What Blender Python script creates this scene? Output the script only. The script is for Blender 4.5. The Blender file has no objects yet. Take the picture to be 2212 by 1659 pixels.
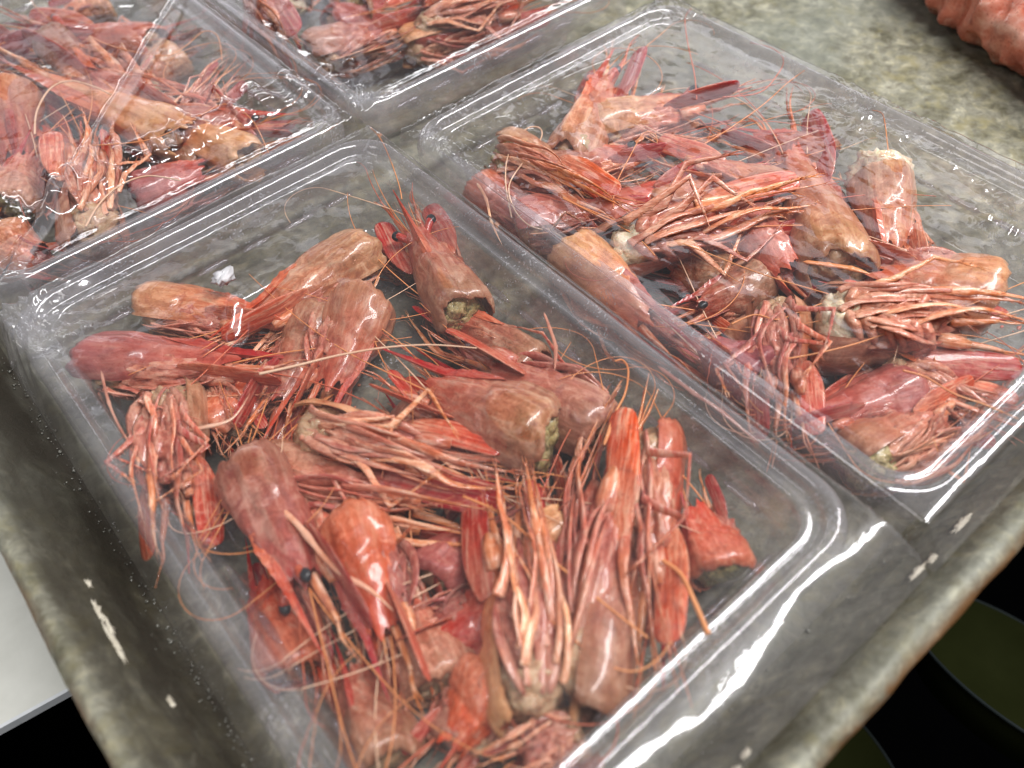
import bpy, math, random
import numpy as np
from mathutils import Matrix, Vector, noise as mn

SC = bpy.context.scene
COL = SC.collection

# ------------------------------------------------------------------ camera
FPX = 1818.637                       # focal length in units of a 2212 px wide picture
CAMPOS = np.array([0.01202978, -0.26350306, 0.20021661])
RW = np.array([[0.76233195, -0.64592657, -0.04035919],
               [-0.52719761, -0.58361573, -0.61762072],
               [0.37538338, 0.49210928, -0.78543986]])       # rows: right, down, forward
cd = bpy.data.cameras.new('camera'); cam = bpy.data.objects.new('camera', cd); COL.objects.link(cam)
cd.sensor_width = 36.0; cd.lens = FPX / 2212 * 36.0
cd.clip_start = 0.01; cd.clip_end = 50
cam.matrix_world = Matrix(((RW[0][0], -RW[1][0], -RW[2][0], CAMPOS[0]),
                           (RW[0][1], -RW[1][1], -RW[2][1], CAMPOS[1]),
                           (RW[0][2], -RW[1][2], -RW[2][2], CAMPOS[2]), (0, 0, 0, 1)))
cd.dof.use_dof = True; cd.dof.focus_distance = 0.305; cd.dof.aperture_fstop = 8.5
SC.camera = cam

# ------------------------------------------------------------------ world and lamps
w = bpy.data.worlds.new('World'); SC.world = w; w.use_nodes = True
nt = w.node_tree; nt.nodes.clear()
wo = nt.nodes.new('ShaderNodeOutputWorld'); bg = nt.nodes.new('ShaderNodeBackground')
tc = nt.nodes.new('ShaderNodeTexCoord'); nz = nt.nodes.new('ShaderNodeTexNoise'); rp = nt.nodes.new('ShaderNodeValToRGB')
nz.inputs['Scale'].default_value = 2.3; nz.inputs['Detail'].default_value = 3
rp.color_ramp.elements[0].position = .38; rp.color_ramp.elements[0].color = (.22, .23, .25, 1)
rp.color_ramp.elements[1].position = .62; rp.color_ramp.elements[1].color = (.92, .93, .98, 1)
nt.links.new(tc.outputs['Generated'], nz.inputs['Vector']); nt.links.new(nz.outputs['Fac'], rp.inputs['Fac'])
nt.links.new(rp.outputs['Color'], bg.inputs['Color']); nt.links.new(bg.outputs[0], wo.inputs[0])
bg.inputs['Strength'].default_value = 0.20

def area(name, d, dist, sx, sy, power, col, aim=(0.15, -0.08, 0), along=(1, 0, 0)):
    d = Vector(d).normalized(); p = Vector(aim) + d * dist
    ld = bpy.data.lights.new(name, 'AREA'); ld.shape = 'RECTANGLE'; ld.size = sx; ld.size_y = sy
    ld.energy = power; ld.color = col
    o = bpy.data.objects.new(name, ld); COL.objects.link(o)
    z = d; x = Vector(along); x = (x - z * x.dot(z)).normalized(); y = z.cross(x)
    m = Matrix((x, y, z)).transposed().to_4x4(); m.translation = p; o.matrix_world = m
    return o
area('ceiling_tube_lamp', (.33, -.30, .90), 1.3, 1.7, .16, 35, (1, .985, .96))
area('back_tube_lamp', (.30, .93, .16), 1.6, 1.6, .10, 3.5, (1, .99, .97))
area('veil_fill_back', (.12, 1.0, .55), 1.7, 1.1, .42, 1.3, (.96, .96, 1), along=(1, -.1, 0))  # added soft panel, mirrored in the film as a pale veil
area('veil_fill_side', (.88, .46, .58), 1.7, 1.0, .5, 2.3, (.96, .96, 1), along=(.5, -.9, 0))  # second added panel, carries the veil across the other side
area('side_lamp', (-.75, .10, .75), 1.5, .6, .4, 3, (1, .97, .93), along=(0, 1, 0))

SC.view_settings.view_transform = 'Standard'; SC.view_settings.look = 'None'
SC.view_settings.gamma = 1; SC.view_settings.exposure = 0; SC.view_settings.use_curve_mapping = False
SC.render.engine = 'CYCLES'
cy = SC.cycles
cy.max_bounces = 8; cy.transparent_max_bounces = 20; cy.diffuse_bounces = 3; cy.glossy_bounces = 3
cy.transmission_bounces = 4; cy.caustics_reflective = False; cy.caustics_refractive = False
cy.use_denoising = True; cy.sample_clamp_indirect = 4; cy.filter_width = 1.3
try: cy.denoiser = 'OPENIMAGEDENOISE'
except Exception: pass

def at(px, py, z):
    """the point of height z that the survey of the photograph puts at (px, py) of its 2212 px width"""
    d = RW.T @ np.array([(px - 1106) / FPX, (py - 829.5) / FPX, 1.0])
    return CAMPOS + (z - CAMPOS[2]) / d[2] * d

# ------------------------------------------------------------------ materials
def mat(name):
    m = bpy.data.materials.new(name); m.use_nodes = True; m.node_tree.nodes.clear()
    return m, m.node_tree
def N(t, typ, **kw):
    n = t.nodes.new(typ)
    for k, v in kw.items():
        if k in n.inputs.keys(): n.inputs[k].default_value = v
        else: setattr(n, k, v)
    return n
def L(t, a, b): t.links.new(a, b)
def ramp(t, fac, stops):
    r = t.nodes.new('ShaderNodeValToRGB'); e = r.color_ramp.elements
    while len(e) < len(stops): e.new(.5)
    for i, (p, c) in enumerate(stops):
        e[i].position = p; e[i].color = (*c, 1) if len(c) == 3 else c
    L(t, fac, r.inputs['Fac']); return r.outputs['Color']
def mixc(t, f, a, b, mode='MIX'):
    m = t.nodes.new('ShaderNodeMix'); m.data_type = 'RGBA'; m.blend_type = mode
    for s, v in ((m.inputs['Factor'], f), (m.inputs[6], a), (m.inputs[7], b)):
        if hasattr(v, 'links') or hasattr(v, 'is_linked'): L(t, v, s)
        else: s.default_value = v if not isinstance(v, tuple) else (*v, 1)
    return m.outputs[2]
def math_(t, op, a, b=None, clamp=False):
    m = t.nodes.new('ShaderNodeMath'); m.operation = op; m.use_clamp = clamp
    for i, v in enumerate((a, b)):
        if v is None: continue
        if hasattr(v, 'is_linked'): L(t, v, m.inputs[i])
        else: m.inputs[i].default_value = v
    return m.outputs[0]
def coord(t, scale=(1, 1, 1), kind='Object'):
    c = t.nodes.new('ShaderNodeTexCoord'); m = t.nodes.new('ShaderNodeMapping'); m.inputs['Scale'].default_value = scale
    L(t, c.outputs[kind], m.inputs['Vector']); return m.outputs['Vector']
def noise(t, vec, scale, detail=4, rough=.55, dist=0):
    n = N(t, 'ShaderNodeTexNoise', Scale=scale, Detail=detail, Roughness=rough, Distortion=dist)
    L(t, vec, n.inputs['Vector']); return n.outputs['Fac']
def bump(t, h, strength, distance, normal=None):
    b = N(t, 'ShaderNodeBump', Strength=strength, Distance=distance); L(t, h, b.inputs['Height'])
    if normal is not None: L(t, normal, b.inputs['Normal'])
    return b.outputs['Normal']

def shrimp_shell(name, back, mid, front, pale, streak=.5, rough=.3, sss=.12, freq=(5, 42, 42), bstr=.5, thin=0.0, dark=.7):
    m, t = mat(name)
    out = N(t, 'ShaderNodeOutputMaterial'); p = N(t, 'ShaderNodeBsdfPrincipled')
    v = coord(t); sx = t.nodes.new('ShaderNodeSeparateXYZ'); L(t, v, sx.inputs[0])
    oi = t.nodes.new('ShaderNodeObjectInfo')
    off = t.nodes.new('ShaderNodeVectorMath'); off.operation = 'ADD'; L(t, v, off.inputs[0])
    cm = t.nodes.new('ShaderNodeCombineXYZ'); L(t, math_(t, 'MULTIPLY', oi.outputs['Random'], 37.0), cm.inputs[0]); L(t, cm.outputs[0], off.inputs[1])
    vv = off.outputs[0]
    big = noise(t, vv, 5.5, 3, .6, .6)
    gx = math_(t, 'ADD', sx.outputs[0], math_(t, 'MULTIPLY', math_(t, 'SUBTRACT', big, .5), .5))
    base = ramp(t, gx, [(.02, back), (.42, mid), (.85, front)])
    mp = t.nodes.new('ShaderNodeMapping'); mp.inputs['Scale'].default_value = freq; L(t, vv, mp.inputs['Vector'])
    st = noise(t, mp.outputs[0], 1.0, 5, .62, .35)
    c1 = mixc(t, ramp(t, st, [(.47, (0, 0, 0)), (.72, (streak * 1.1,) * 3)]), base, pale)
    mott = noise(t, vv, 8, 4, .6, 1.4)
    c1 = mixc(t, ramp(t, mott, [(.30, (.6, .6, .6)), (.46, (0, 0, 0))]), c1, tuple(x * q for x, q in zip(mid, (.50, .36, .40))))
    dk = ramp(t, st, [(.28, (.42, .30, .30)), (.5, (1, 1, 1))])
    c2 = mixc(t, dark, c1, dk, 'MULTIPLY')
    pt = noise(t, vv, 11, 5, .65, 1.0)
    c3 = mixc(t, ramp(t, pt, [(.56, (0, 0, 0)), (.74, (.55, .55, .55))]), c2, pale)
    sp = noise(t, vv, 95, 2, .5)
    c4 = mixc(t, ramp(t, sp, [(.60, (0, 0, 0)), (.70, (.55, .55, .55))]), c3, tuple(x * .5 for x in front))
    hs = N(t, 'ShaderNodeHueSaturation')
    L(t, math_(t, 'ADD', .487, math_(t, 'MULTIPLY', oi.outputs['Random'], .020)), hs.inputs['Hue'])
    L(t, math_(t, 'ADD', .70, math_(t, 'MULTIPLY', oi.outputs['Random'], .46)), hs.inputs['Value'])
    hs.inputs['Saturation'].default_value = 1.09; L(t, c4, hs.inputs['Color']); L(t, hs.outputs[0], p.inputs['Base Color'])
    p.inputs['Subsurface Weight'].default_value = sss
    p.inputs['Subsurface Radius'].default_value = (1, .35, .2); p.inputs['Subsurface Scale'].default_value = .0022
    L(t, ramp(t, pt, [(.3, (rough * .8,) * 3), (.7, (rough * 1.6,) * 3)]), p.inputs['Roughness'])
    p.inputs['Coat Weight'].default_value = .55; p.inputs['Coat Roughness'].default_value = .08
    n1 = bump(t, st, bstr, .0009); n2 = bump(t, noise(t, vv, 60, 3, .6), .3, .0003, n1)
    L(t, n2, p.inputs['Normal'])
    if thin > 0:
        tr = N(t, 'ShaderNodeBsdfTransparent'); tr.inputs[0].default_value = (.95, .72, .62, 1)
        mx = N(t, 'ShaderNodeMixShader'); lw = N(t, 'ShaderNodeLayerWeight'); lw.inputs['Blend'].default_value = .5
        f = math_(t, 'SUBTRACT', thin, math_(t, 'MULTIPLY', lw.outputs['Facing'], thin))
        f = math_(t, 'MULTIPLY', f, ramp(t, pt, [(.35, (1.3,) * 3), (.6, (.2,) * 3)]))
        L(t, f, mx.inputs[0]); L(t, p.outputs[0], mx.inputs[1]); L(t, tr.outputs[0], mx.inputs[2]); L(t, mx.outputs[0], out.inputs[0])
    else:
        L(t, p.outputs[0], out.inputs[0])
    return m

SHELL = {
    'pink':   shrimp_shell('shell_pink', (.50, .25, .16), (.60, .22, .145), (.62, .11, .065), (.80, .52, .38), .65, freq=(3, 24, 24), bstr=.42, dark=.5, thin=.42),
    'orange': shrimp_shell('shell_orange', (.64, .33, .18), (.68, .25, .14), (.68, .13, .07), (.80, .50,   .33), .7, freq=(3, 24, 24), bstr=.42, dark=.5, thin=.3),
    'brown':  shrimp_shell('shell_brown', (.52, .28, .16), (.58, .23, .14), (.62, .12, .065), (.76, .54, .38), .7, freq=(3, 24, 24), bstr=.42, dark=.5, thin=.5),
    'purple': shrimp_shell('shell_purple', (.40, .12, .11), (.48, .14, .11), (.58, .09, .06), (.64, .34, .27), .5, freq=(3, 24, 24), bstr=.42, dark=.5, thin=.25),
    'red':    shrimp_shell('shell_red', (.58, .18, .11), (.62, .13, .08), (.62, .06, .04), (.74, .42, .30), .5, freq=(3, 24, 24), bstr=.42, dark=.5, thin=.25),
}
M_SCALE = shrimp_shell('antennal_scale_shell', (.74, .44, .29), (.68, .24, .155), (.60, .08, .05), (.80, .50, .36), .8, freq=(3, 60, 60), bstr=.7, thin=.22)
M_ROST = shrimp_shell('rostrum_shell', (.60, .22, .14), (.58, .16, .095), (.52, .07, .045), (.72, .38, .26), .5, freq=(4, 50, 50))
M_LEG = shrimp_shell('leg_shell', (.74, .38, .25), (.72, .30, .19), (.68, .22, .10), (.88, .64, .49), .9, freq=(7, 48, 48), bstr=.6)
M_LEG2 = shrimp_shell('leg_shell_crimson', (.64, .25, .18), (.62, .19, .14), (.66, .25, .12), (.84, .58, .45), .9, freq=(7, 48, 48), bstr=.6)
M_GILL = shrimp_shell('gill_tissue', (.60, .30, .20), (.58, .21, .14), (.58, .15, .10), (.74, .46, .34), .8, rough=.35, freq=(16, 30, 30), bstr=1.0)

def m_flesh(name, stops):
    m, t = mat(name); out = N(t, 'ShaderNodeOutputMaterial'); p = N(t, 'ShaderNodeBsdfPrincipled')
    v = coord(t); n = noise(t, v, 22, 6, .65, 1.2)
    L(t, ramp(t, n, stops), p.inputs['Base Color'])
    p.inputs['Roughness'].default_value = .3; p.inputs['Coat Weight'].default_value = .4
    p.inputs['Subsurface Weight'].default_value = .15; p.inputs['Subsurface Scale'].default_value = .002
    L(t, bump(t, n, .8, .001), p.inputs['Normal']); L(t, p.outputs[0], out.inputs[0]); return m
M_FLESH = {
    'olive': m_flesh('gut_olive', [(.34, (.035, .035, .018)), (.44, (.26, .20, .07)), (.55, (.50, .40, .18)), (.70, (.72, .62, .38))]),
    'beige': m_flesh('gut_beige', [(.3, (.30, .14, .08)), (.5, (.50, .30, .17)), (.7, (.66, .50, .33))]),
    'white': m_flesh('flesh_white', [(.3, (.52, .30, .20)), (.48, (.70, .56, .38)), (.7, (.80, .74, .56))]),
    'dark': m_flesh('gut_dark', [(.35, (.02, .018, .015)), (.55, (.12, .09, .05)), (.75, (.30, .22, .13))]),
}
def m_simple(name, col, rough, coat=0, c2=None, sc=30, b=.3, spec=.5, bd=.0005):
    m, t = mat(name); out = N(t, 'ShaderNodeOutputMaterial'); p = N(t, 'ShaderNodeBsdfPrincipled')
    v = coord(t); n = noise(t, v, sc, 4, .6)
    L(t, ramp(t, n, [(.35, col), (.68, c2 or tuple(min(1, x * 1.5) for x in col))]), p.inputs['Base Color'])
    p.inputs['Roughness'].default_value = rough; p.inputs['Coat Weight'].default_value = coat
    p.inputs['Specular IOR Level'].default_value = spec
    L(t, bump(t, n, b, bd), p.inputs['Normal']); L(t, p.outputs[0], out.inputs[0]); return m
M_EYE = m_simple('eye_black', (.006, .007, .009), .34, .15, (.03, .035, .04))
M_ANT = m_simple('antenna_orange', (.62, .20, .065), .4, .2, (.74, .32, .12))
M_ANTR = m_simple('antenna_red', (.50, .09, .045), .4, .2, (.62, .16, .07))
M_ANTP = m_simple('antenna_pale', (.70, .42, .27), .4, .2, (.78, .55, .38))
M_ICE = m_simple('ice', (.55, .56, .58), .2, .5, (.8, .8, .82), 200, .8)
M_AMBER = m_simple('amber_tissue', (.34, .20, .08), .18, .8, (.55, .40, .20), 12)
M_CORAL = m_simple('coral_tissue', (.70, .10, .05), .22, .7, (.78, .20, .11), 9)

def plastic(name, f0, milky, tint, rough, bumps, blotch=0.0, speck=0.0):
    """clear thin plastic: see-through, more mirror-like at a glancing angle, a little milky"""
    m, t = mat(name); out = N(t, 'ShaderNodeOutputMaterial')
    v = coord(t, kind='Object')
    nrm = None
    hb = None
    for (sc, stretch, det, dist, st, bd) in bumps:
        mp = t.nodes.new('ShaderNodeMapping'); mp.inputs['Scale'].default_value = stretch; L(t, v, mp.inputs['Vector'])
        n = noise(t, mp.outputs[0], sc, det, .55, dist)
        nrm = bump(t, n, st, bd, nrm)
    tr = N(t, 'ShaderNodeBsdfTransparent'); tr.inputs[0].default_value = (*tint, 1)
    gl = N(t, 'ShaderNodeBsdfGlossy'); gl.inputs['Roughness'].default_value = rough; gl.inputs[0].default_value = (.97, .97, 1, 1)
    df = N(t, 'ShaderNodeBsdfDiffuse'); df.inputs[0].default_value = (.82, .82, .86, 1)
    tl = N(t, 'ShaderNodeBsdfTranslucent'); tl.inputs[0].default_value = (.82, .82, .86, 1)
    lw = N(t, 'ShaderNodeLayerWeight'); lw.inputs['Blend'].default_value = .5
    g2 = N(t, 'ShaderNodeBsdfGlossy'); g2.inputs['Roughness'].default_value = .26; g2.inputs[0].default_value = (.95, .95, 1, 1)
    gm_ = t.nodes.new('ShaderNodeMixShader'); gm_.inputs[0].default_value = .32
    L(t, gl.outputs[0], gm_.inputs[1]); L(t, g2.outputs[0], gm_.inputs[2])
    if nrm is not None:
        L(t, nrm, gl.inputs['Normal']); L(t, nrm, g2.inputs['Normal']); L(t, nrm, lw.inputs['Normal'])
    f = math_(t, 'POWER', lw.outputs['Facing'], 4.0)
    f = math_(t, 'ADD', f0, math_(t, 'MULTIPLY', f, .85), clamp=True)
    if blotch > 0:
        bn = noise(t, v, 62, 3, .5, 2.2)
        bm = ramp(t, bn, [(.50, (0, 0, 0)), (.515, (1, 1, 1))])
        reg = ramp(t, noise(t, v, 14, 2, .5), [(.46, (0, 0, 0)), (.6, (1, 1, 1))])
        bmr = math_(t, 'MULTIPLY', bm, reg)
        f = math_(t, 'ADD', f, math_(t, 'MULTIPLY', bmr, blotch), clamp=True)
    md = t.nodes.new('ShaderNodeMixShader'); md.inputs[0].default_value = .5
    L(t, df.outputs[0], md.inputs[1]); L(t, tl.outputs[0], md.inputs[2])
    m1 = t.nodes.new('ShaderNodeMixShader'); L(t, tr.outputs[0], m1.inputs[1]); L(t, md.outputs[0], m1.inputs[2])
    mk = ramp(t, noise(t, v, 26, 4, .6, .8), [(.35, (milky * .3,) * 3), (.7, (milky * 1.9,) * 3)])
    if speck > 0:
        s2 = ramp(t, noise(t, v, 900, 2, .5), [(.60, (0, 0, 0)), (.68, (speck,) * 3)])
        s2 = math_(t, 'MULTIPLY', s2, ramp(t, noise(t, v, 38, 3, .6), [(.5, (0, 0, 0)), (.64, (1, 1, 1))]))
        mk = math_(t, 'ADD', mk, s2, clamp=True)
    aw = t.nodes.new('ShaderNodeAttribute'); aw.attribute_name = 'wall'  # extra milkiness: painted sheen on rims and skirts, whitened film folds
    mk = math_(t, 'ADD', mk, math_(t, 'MULTIPLY', aw.outputs['Fac'], .13), clamp=True)
    L(t, mk, m1.inputs[0])
    m2 = t.nodes.new('ShaderNodeMixShader'); L(t, f, m2.inputs[0]); L(t, m1.outputs[0], m2.inputs[1]); L(t, gm_.outputs[0], m2.inputs[2])
    L(t, m2.outputs[0], out.inputs[0]); return m
M_FILM = plastic('cling_film', .07, .018, (.985, .975, .985), .035,
                 [(24, (1, 1, 1), 2, .8, .30, .003), (90, (1, 1.8, 1), 2, 1.2, .10, .0010)], blotch=.04)
M_TRAY = plastic('clear_tray_plastic', .09, .055, (.935, .925, .945), .06,
                 [(80, (1, 1, 1), 3, .6, .30, .0012)], speck=.6)

def m_pan():
    m, t = mat('weathered_zinc'); out = N(t, 'ShaderNodeOutputMaterial'); p = N(t, 'ShaderNodeBsdfPrincipled')
    v = coord(t, kind='Object')
    a = noise(t, v, 62, 8, .70, .5); b = noise(t, v, 190, 5, .6, .5); c = noise(t, v, 9, 3, .5)
    c1 = ramp(t, a, [(.28, (.075, .07, .05)), (.42, (.20, .19, .135)), (.55, (.30, .29, .245)), (.70, (.52, .50, .42))])
    c2 = ramp(t, b, [(.32, (.50, .48, .43)), (.5, (.90, .92, .91)), (.68, (1.38, 1.35, 1.22))])
    c3 = mixc(t, 1.0, c1, c2, 'MULTIPLY')
    yl = ramp(t, noise(t, v, 70, 4, .6, .8), [(.54, (0, 0, 0)), (.70, (.6, .6, .6))])
    c4 = mixc(t, yl, c3, (.27, .235, .10))
    bl = ramp(t, c, [(.48, (0, 0, 0)), (.62, (.4, .4, .4))])
    c5 = mixc(t, bl, c4, (.27, .30, .29))
    wt = ramp(t, noise(t, v, 130, 3, .6, .6), [(.66, (0, 0, 0)), (.74, (.7, .7, .7))])
    c6 = mixc(t, wt, c5, (.50, .49, .42))
    # rust where the sheet is cut: the outer edge of the rim
    at_ = t.nodes.new('ShaderNodeAttribute'); at_.attribute_name = 'rim'
    ru = math_(t, 'MULTIPLY', at_.outputs['Fac'], ramp(t, noise(t, v, 48, 4, .7), [(.40, (0, 0, 0)), (.56, (1, 1, 1))]))
    c7 = mixc(t, ru, c6, (.24, .10, .025))
    # grime worn into the inner slope
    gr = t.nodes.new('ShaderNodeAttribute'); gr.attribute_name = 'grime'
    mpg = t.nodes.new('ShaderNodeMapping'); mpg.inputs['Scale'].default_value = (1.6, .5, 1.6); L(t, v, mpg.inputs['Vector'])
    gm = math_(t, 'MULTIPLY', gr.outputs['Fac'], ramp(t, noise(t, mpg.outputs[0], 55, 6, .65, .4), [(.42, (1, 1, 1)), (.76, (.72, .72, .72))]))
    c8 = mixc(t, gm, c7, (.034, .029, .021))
    L(t, mixc(t, 1.0, c8, (.81, .80, .745), 'MULTIPLY'), p.inputs['Base Color'])
    p.inputs['Roughness'].default_value = .58; p.inputs['Metallic'].default_value = 0.0
    n1 = bump(t, a, .4, .002); n2 = bump(t, b, .5, .0009, n1); L(t, n2, p.inputs['Normal'])
    L(t, p.outputs[0], out.inputs[0]); return m
M_PAN = m_pan()
M_FLAKE = m_simple('pale_flake', (.42, .38, .30), .5, 0, (.62, .58, .48), 300)
M_WET = m_simple('wet_grit', (.012, .012, .010), .16, .5, (.06, .058, .045), 900, 1.0, bd=.0015)
M_BENCH = m_simple('pale_bench', (.62, .625, .58), .4, 0, (.70, .705, .66), 60, .15)
M_STEEL = m_simple('bright_edge', (.62, .65, .68), .3, 0, (.75, .77, .8), 90, .1)
M_VOID = m_simple('dark_floor', (.0006, .0006, .0007), 1, 0, (.001, .001, .0012), 8, .1, spec=0)
M_OLIVE = m_simple('olive_dish', (.007, .0085, .002), .8, 0, (.012, .014, .004), 14, .2, spec=.02)
M_LIP = m_simple('dish_lip', (.007, .010, .010), .7, 0, (.012, .016, .017), 40, .1, spec=.1)

# ------------------------------------------------------------------ mesh helpers
def mesh_obj(name, V, F, material, parent=None, smooth=True, attrs=None):
    me = bpy.data.meshes.new(name)
    me.from_pydata([tuple(map(float, v)) for v in V], [], F)
    me.update()
    if smooth: me.polygons.foreach_set('use_smooth', [True] * len(me.polygons))
    for k, vals in (attrs or {}).items():
        a = me.attributes.new(k, 'FLOAT', 'POINT'); a.data.foreach_set('value', list(map(float, vals)))
    if material: me.materials.append(material)
    o = bpy.data.objects.new(name, me); COL.objects.link(o)
    if parent is not None: o.parent = parent
    return o
def tag(o, label=None, cat=None, group=None, kind=None):
    if label: o['label'] = label
    if cat: o['category'] = cat
    if group: o['group'] = group
    if kind: o['kind'] = kind
    return o
def empty(name, mw):
    o = bpy.data.objects.new(name, None); COL.objects.link(o); o.matrix_world = mw
    o.empty_display_size = .005; return o
class MB:
    def __init__(s): s.V = []; s.F = []; s.n = 0
    def add(s, V, F):
        n = s.n; s.V.extend([tuple(v) for v in V]); s.F.extend([tuple(i + n for i in f) for f in F]); s.n += len(V)
    def build(s, name, m, parent=None, **k): return mesh_obj(name, s.V, s.F, m, parent, **k)
def tube(P, R, sides=8, flat=None, up=(0, 0, 1), ridge=0.0, nridge=6, closed_ends=True):
    """tapered tube along P; R radii; flat = ratio of the thickness (along up) to the width"""
    P = np.array(P, float); n = len(P); R = np.broadcast_to(np.array(R, float), (n,))
    T = np.gradient(P, axis=0); T /= np.linalg.norm(T, axis=1)[:, None] + 1e-12
    fl = 1.0 if flat is None else flat
    V = []; u = np.array(up, float)
    for i in range(n):
        side = np.cross(u, T[i])
        if np.linalg.norm(side) < 1e-3: side = np.cross(np.array([0.3, 1, 0.1]), T[i])
        side /= np.linalg.norm(side); nn = np.cross(T[i], side)
        if flat is None: u = nn
        for k in range(sides):
            a = 2 * math.pi * k / sides; rr = R[i] * (1 + ridge * math.cos(nridge * a))
            V.append(P[i] + side * rr * math.cos(a) + nn * rr * fl * math.sin(a))
    F = []
    for i in range(n - 1):
        for k in range(sides):
            k2 = (k + 1) % sides
            F.append((i * sides + k, i * sides + k2, (i + 1) * sides + k2, (i + 1) * sides + k))
    if closed_ends:
        F.append(tuple(range(sides - 1, -1, -1))); F.append(tuple((n - 1) * sides + k for k in range(sides)))
    return V, F
def smooth_path(P, n):
    P = np.array(P, float); m = len(P); out = []
    ts = np.linspace(0, m - 1, n)
    for t in ts:
        i = min(int(t), m - 2); f = t - i
        p0 = P[max(i - 1, 0)]; p1 = P[i]; p2 = P[i + 1]; p3 = P[min(i + 2, m - 1)]
        out.append(.5 * ((2 * p1) + (-p0 + p2) * f + (2 * p0 - 5 * p1 + 4 * p2 - p3) * f * f + (-p0 + 3 * p1 - 3 * p2 + p3) * f ** 3))
    return np.array(out)
def blob(c, r, nu=20, nv=14, amp=.15, sc=3.0, seed=0, rot=None):
    V = []; F = []
    for j in range(nv + 1):
        ph = math.pi * j / nv
        for i in range(nu):
            th = 2 * math.pi * i / nu
            d = np.array([math.sin(ph) * math.cos(th), math.sin(ph) * math.sin(th), math.cos(ph)])
            k = 1 + amp * mn.fractal(Vector(d * sc + seed * 7.3), 1.0, 2.0, 3)
            p = d * np.array(r) * k
            if rot is not None: p = rot @ p
            V.append(p + np.array(c))
    for j in range(nv):
        for i in range(nu):
            i2 = (i + 1) % nu
            F.append((j * nu + i, (j + 1) * nu + i, (j + 1) * nu + i2, j * nu + i2))
    return V, F

# ------------------------------------------------------------------ setting: pan, bench, floor
FX0, FY0 = -0.0085, -0.2405          # inner floor edges of the pan
ZF = -0.0325
mn.seed_set(3)
def pan():
    # floor sheet (fine near the view), then the raised rim swept along the left and the front
    prof = [(0.0, ZF), (.0015, ZF + .0006), (.004, ZF + .004), (.0075, ZF + .0095), (.011, ZF + .0150), (.0142, ZF + .0200),
            (.0165, ZF + .0236), (.0182, ZF + .0258), (.0200, ZF + .0272), (.0218, ZF + .0276), (.0236, ZF + .0268),
            (.0250, ZF + .0248), (.0256, ZF + .0215), (.0252, ZF + .0150), (.0235, ZF + .0150), (.0215, ZF + .020)]
    rimv = [0, 0, 0, 0, 0, 0, 0, 0, 0, 0, .25, .8, 1, 1, 1, 1]
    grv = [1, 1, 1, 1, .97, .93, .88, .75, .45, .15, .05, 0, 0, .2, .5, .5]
    pts = []
    for y in np.linspace(.9, FY0 + .012, 300): pts.append((FX0, y, -1, 0))
    for a in np.linspace(0, math.pi / 2, 14)[1:-1]:
        pts.append((FX0 + .012 - .012 * math.cos(a), FY0 + .012 - .012 * math.sin(a), -math.cos(a), -math.sin(a)))
    for x in np.linspace(FX0 + .012, 1.0, 300): pts.append((x, FY0, 0, -1))
    V = []; F = []; A = []; G = []
    for (x, y, nx, ny) in pts:
        for j, (d, z) in enumerate(prof):
            w_ = mn.fractal(Vector((x * 60, y * 60, j * .6)), 1, 2, 4)
            dd = d + .0006 * w_ * (j > 1) ; zz = z + .0006 * mn.fractal(Vector((x * 90 + 5, y * 90, j * .9)), 1, 2, 4) * (j > 0)
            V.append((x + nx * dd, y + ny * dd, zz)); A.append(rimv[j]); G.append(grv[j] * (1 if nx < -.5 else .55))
    m = len(prof)
    for i in range(len(pts) - 1):
        for j in range(m - 1): F.append((i * m + j, i * m + j + 1, (i + 1) * m + j + 1, (i + 1) * m + j))
    n0 = len(V)
    # floor: triangulated fan of strips
    xs = np.concatenate([np.linspace(FX0, .6, 150), [.8, 1.0]]); ys = np.concatenate([np.linspace(FY0, .5, 150), [.9]])
    for y in ys:
        for x in xs:
            cut = 0
            px, py = x, y
            cx, cyy = FX0 + .012, FY0 + .012
            if x < cx and y < cyy:
                d = math.hypot(x - cx, y - cyy)
                if d > .012: px = cx + (x - cx) * .012 / d; py = cyy + (y - cyy) * .012 / d
            edge = x <= FX0 + .012 or y <= FY0 + .012
            V.append((px, py, ZF + (0 if edge else .0006 * mn.fractal(Vector((x * 40, y * 40, 2)), 1, 2, 3))))
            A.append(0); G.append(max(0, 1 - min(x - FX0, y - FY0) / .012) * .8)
    nx_ = len(xs)
    for j in range(len(ys) - 1):
        for i in range(nx_ - 1):
            a = n0 + j * nx_ + i; F.append((a, a + 1, a + nx_ + 1, a + nx_))
    o = mesh_obj('metal_display_pan', V, F, M_PAN, attrs={'rim': A, 'grime': G})
    tag(o, 'weathered grey metal display pan with a rusty raised rim under the trays', 'pan')
    return o
pan_o = pan()
random.seed(5)
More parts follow.
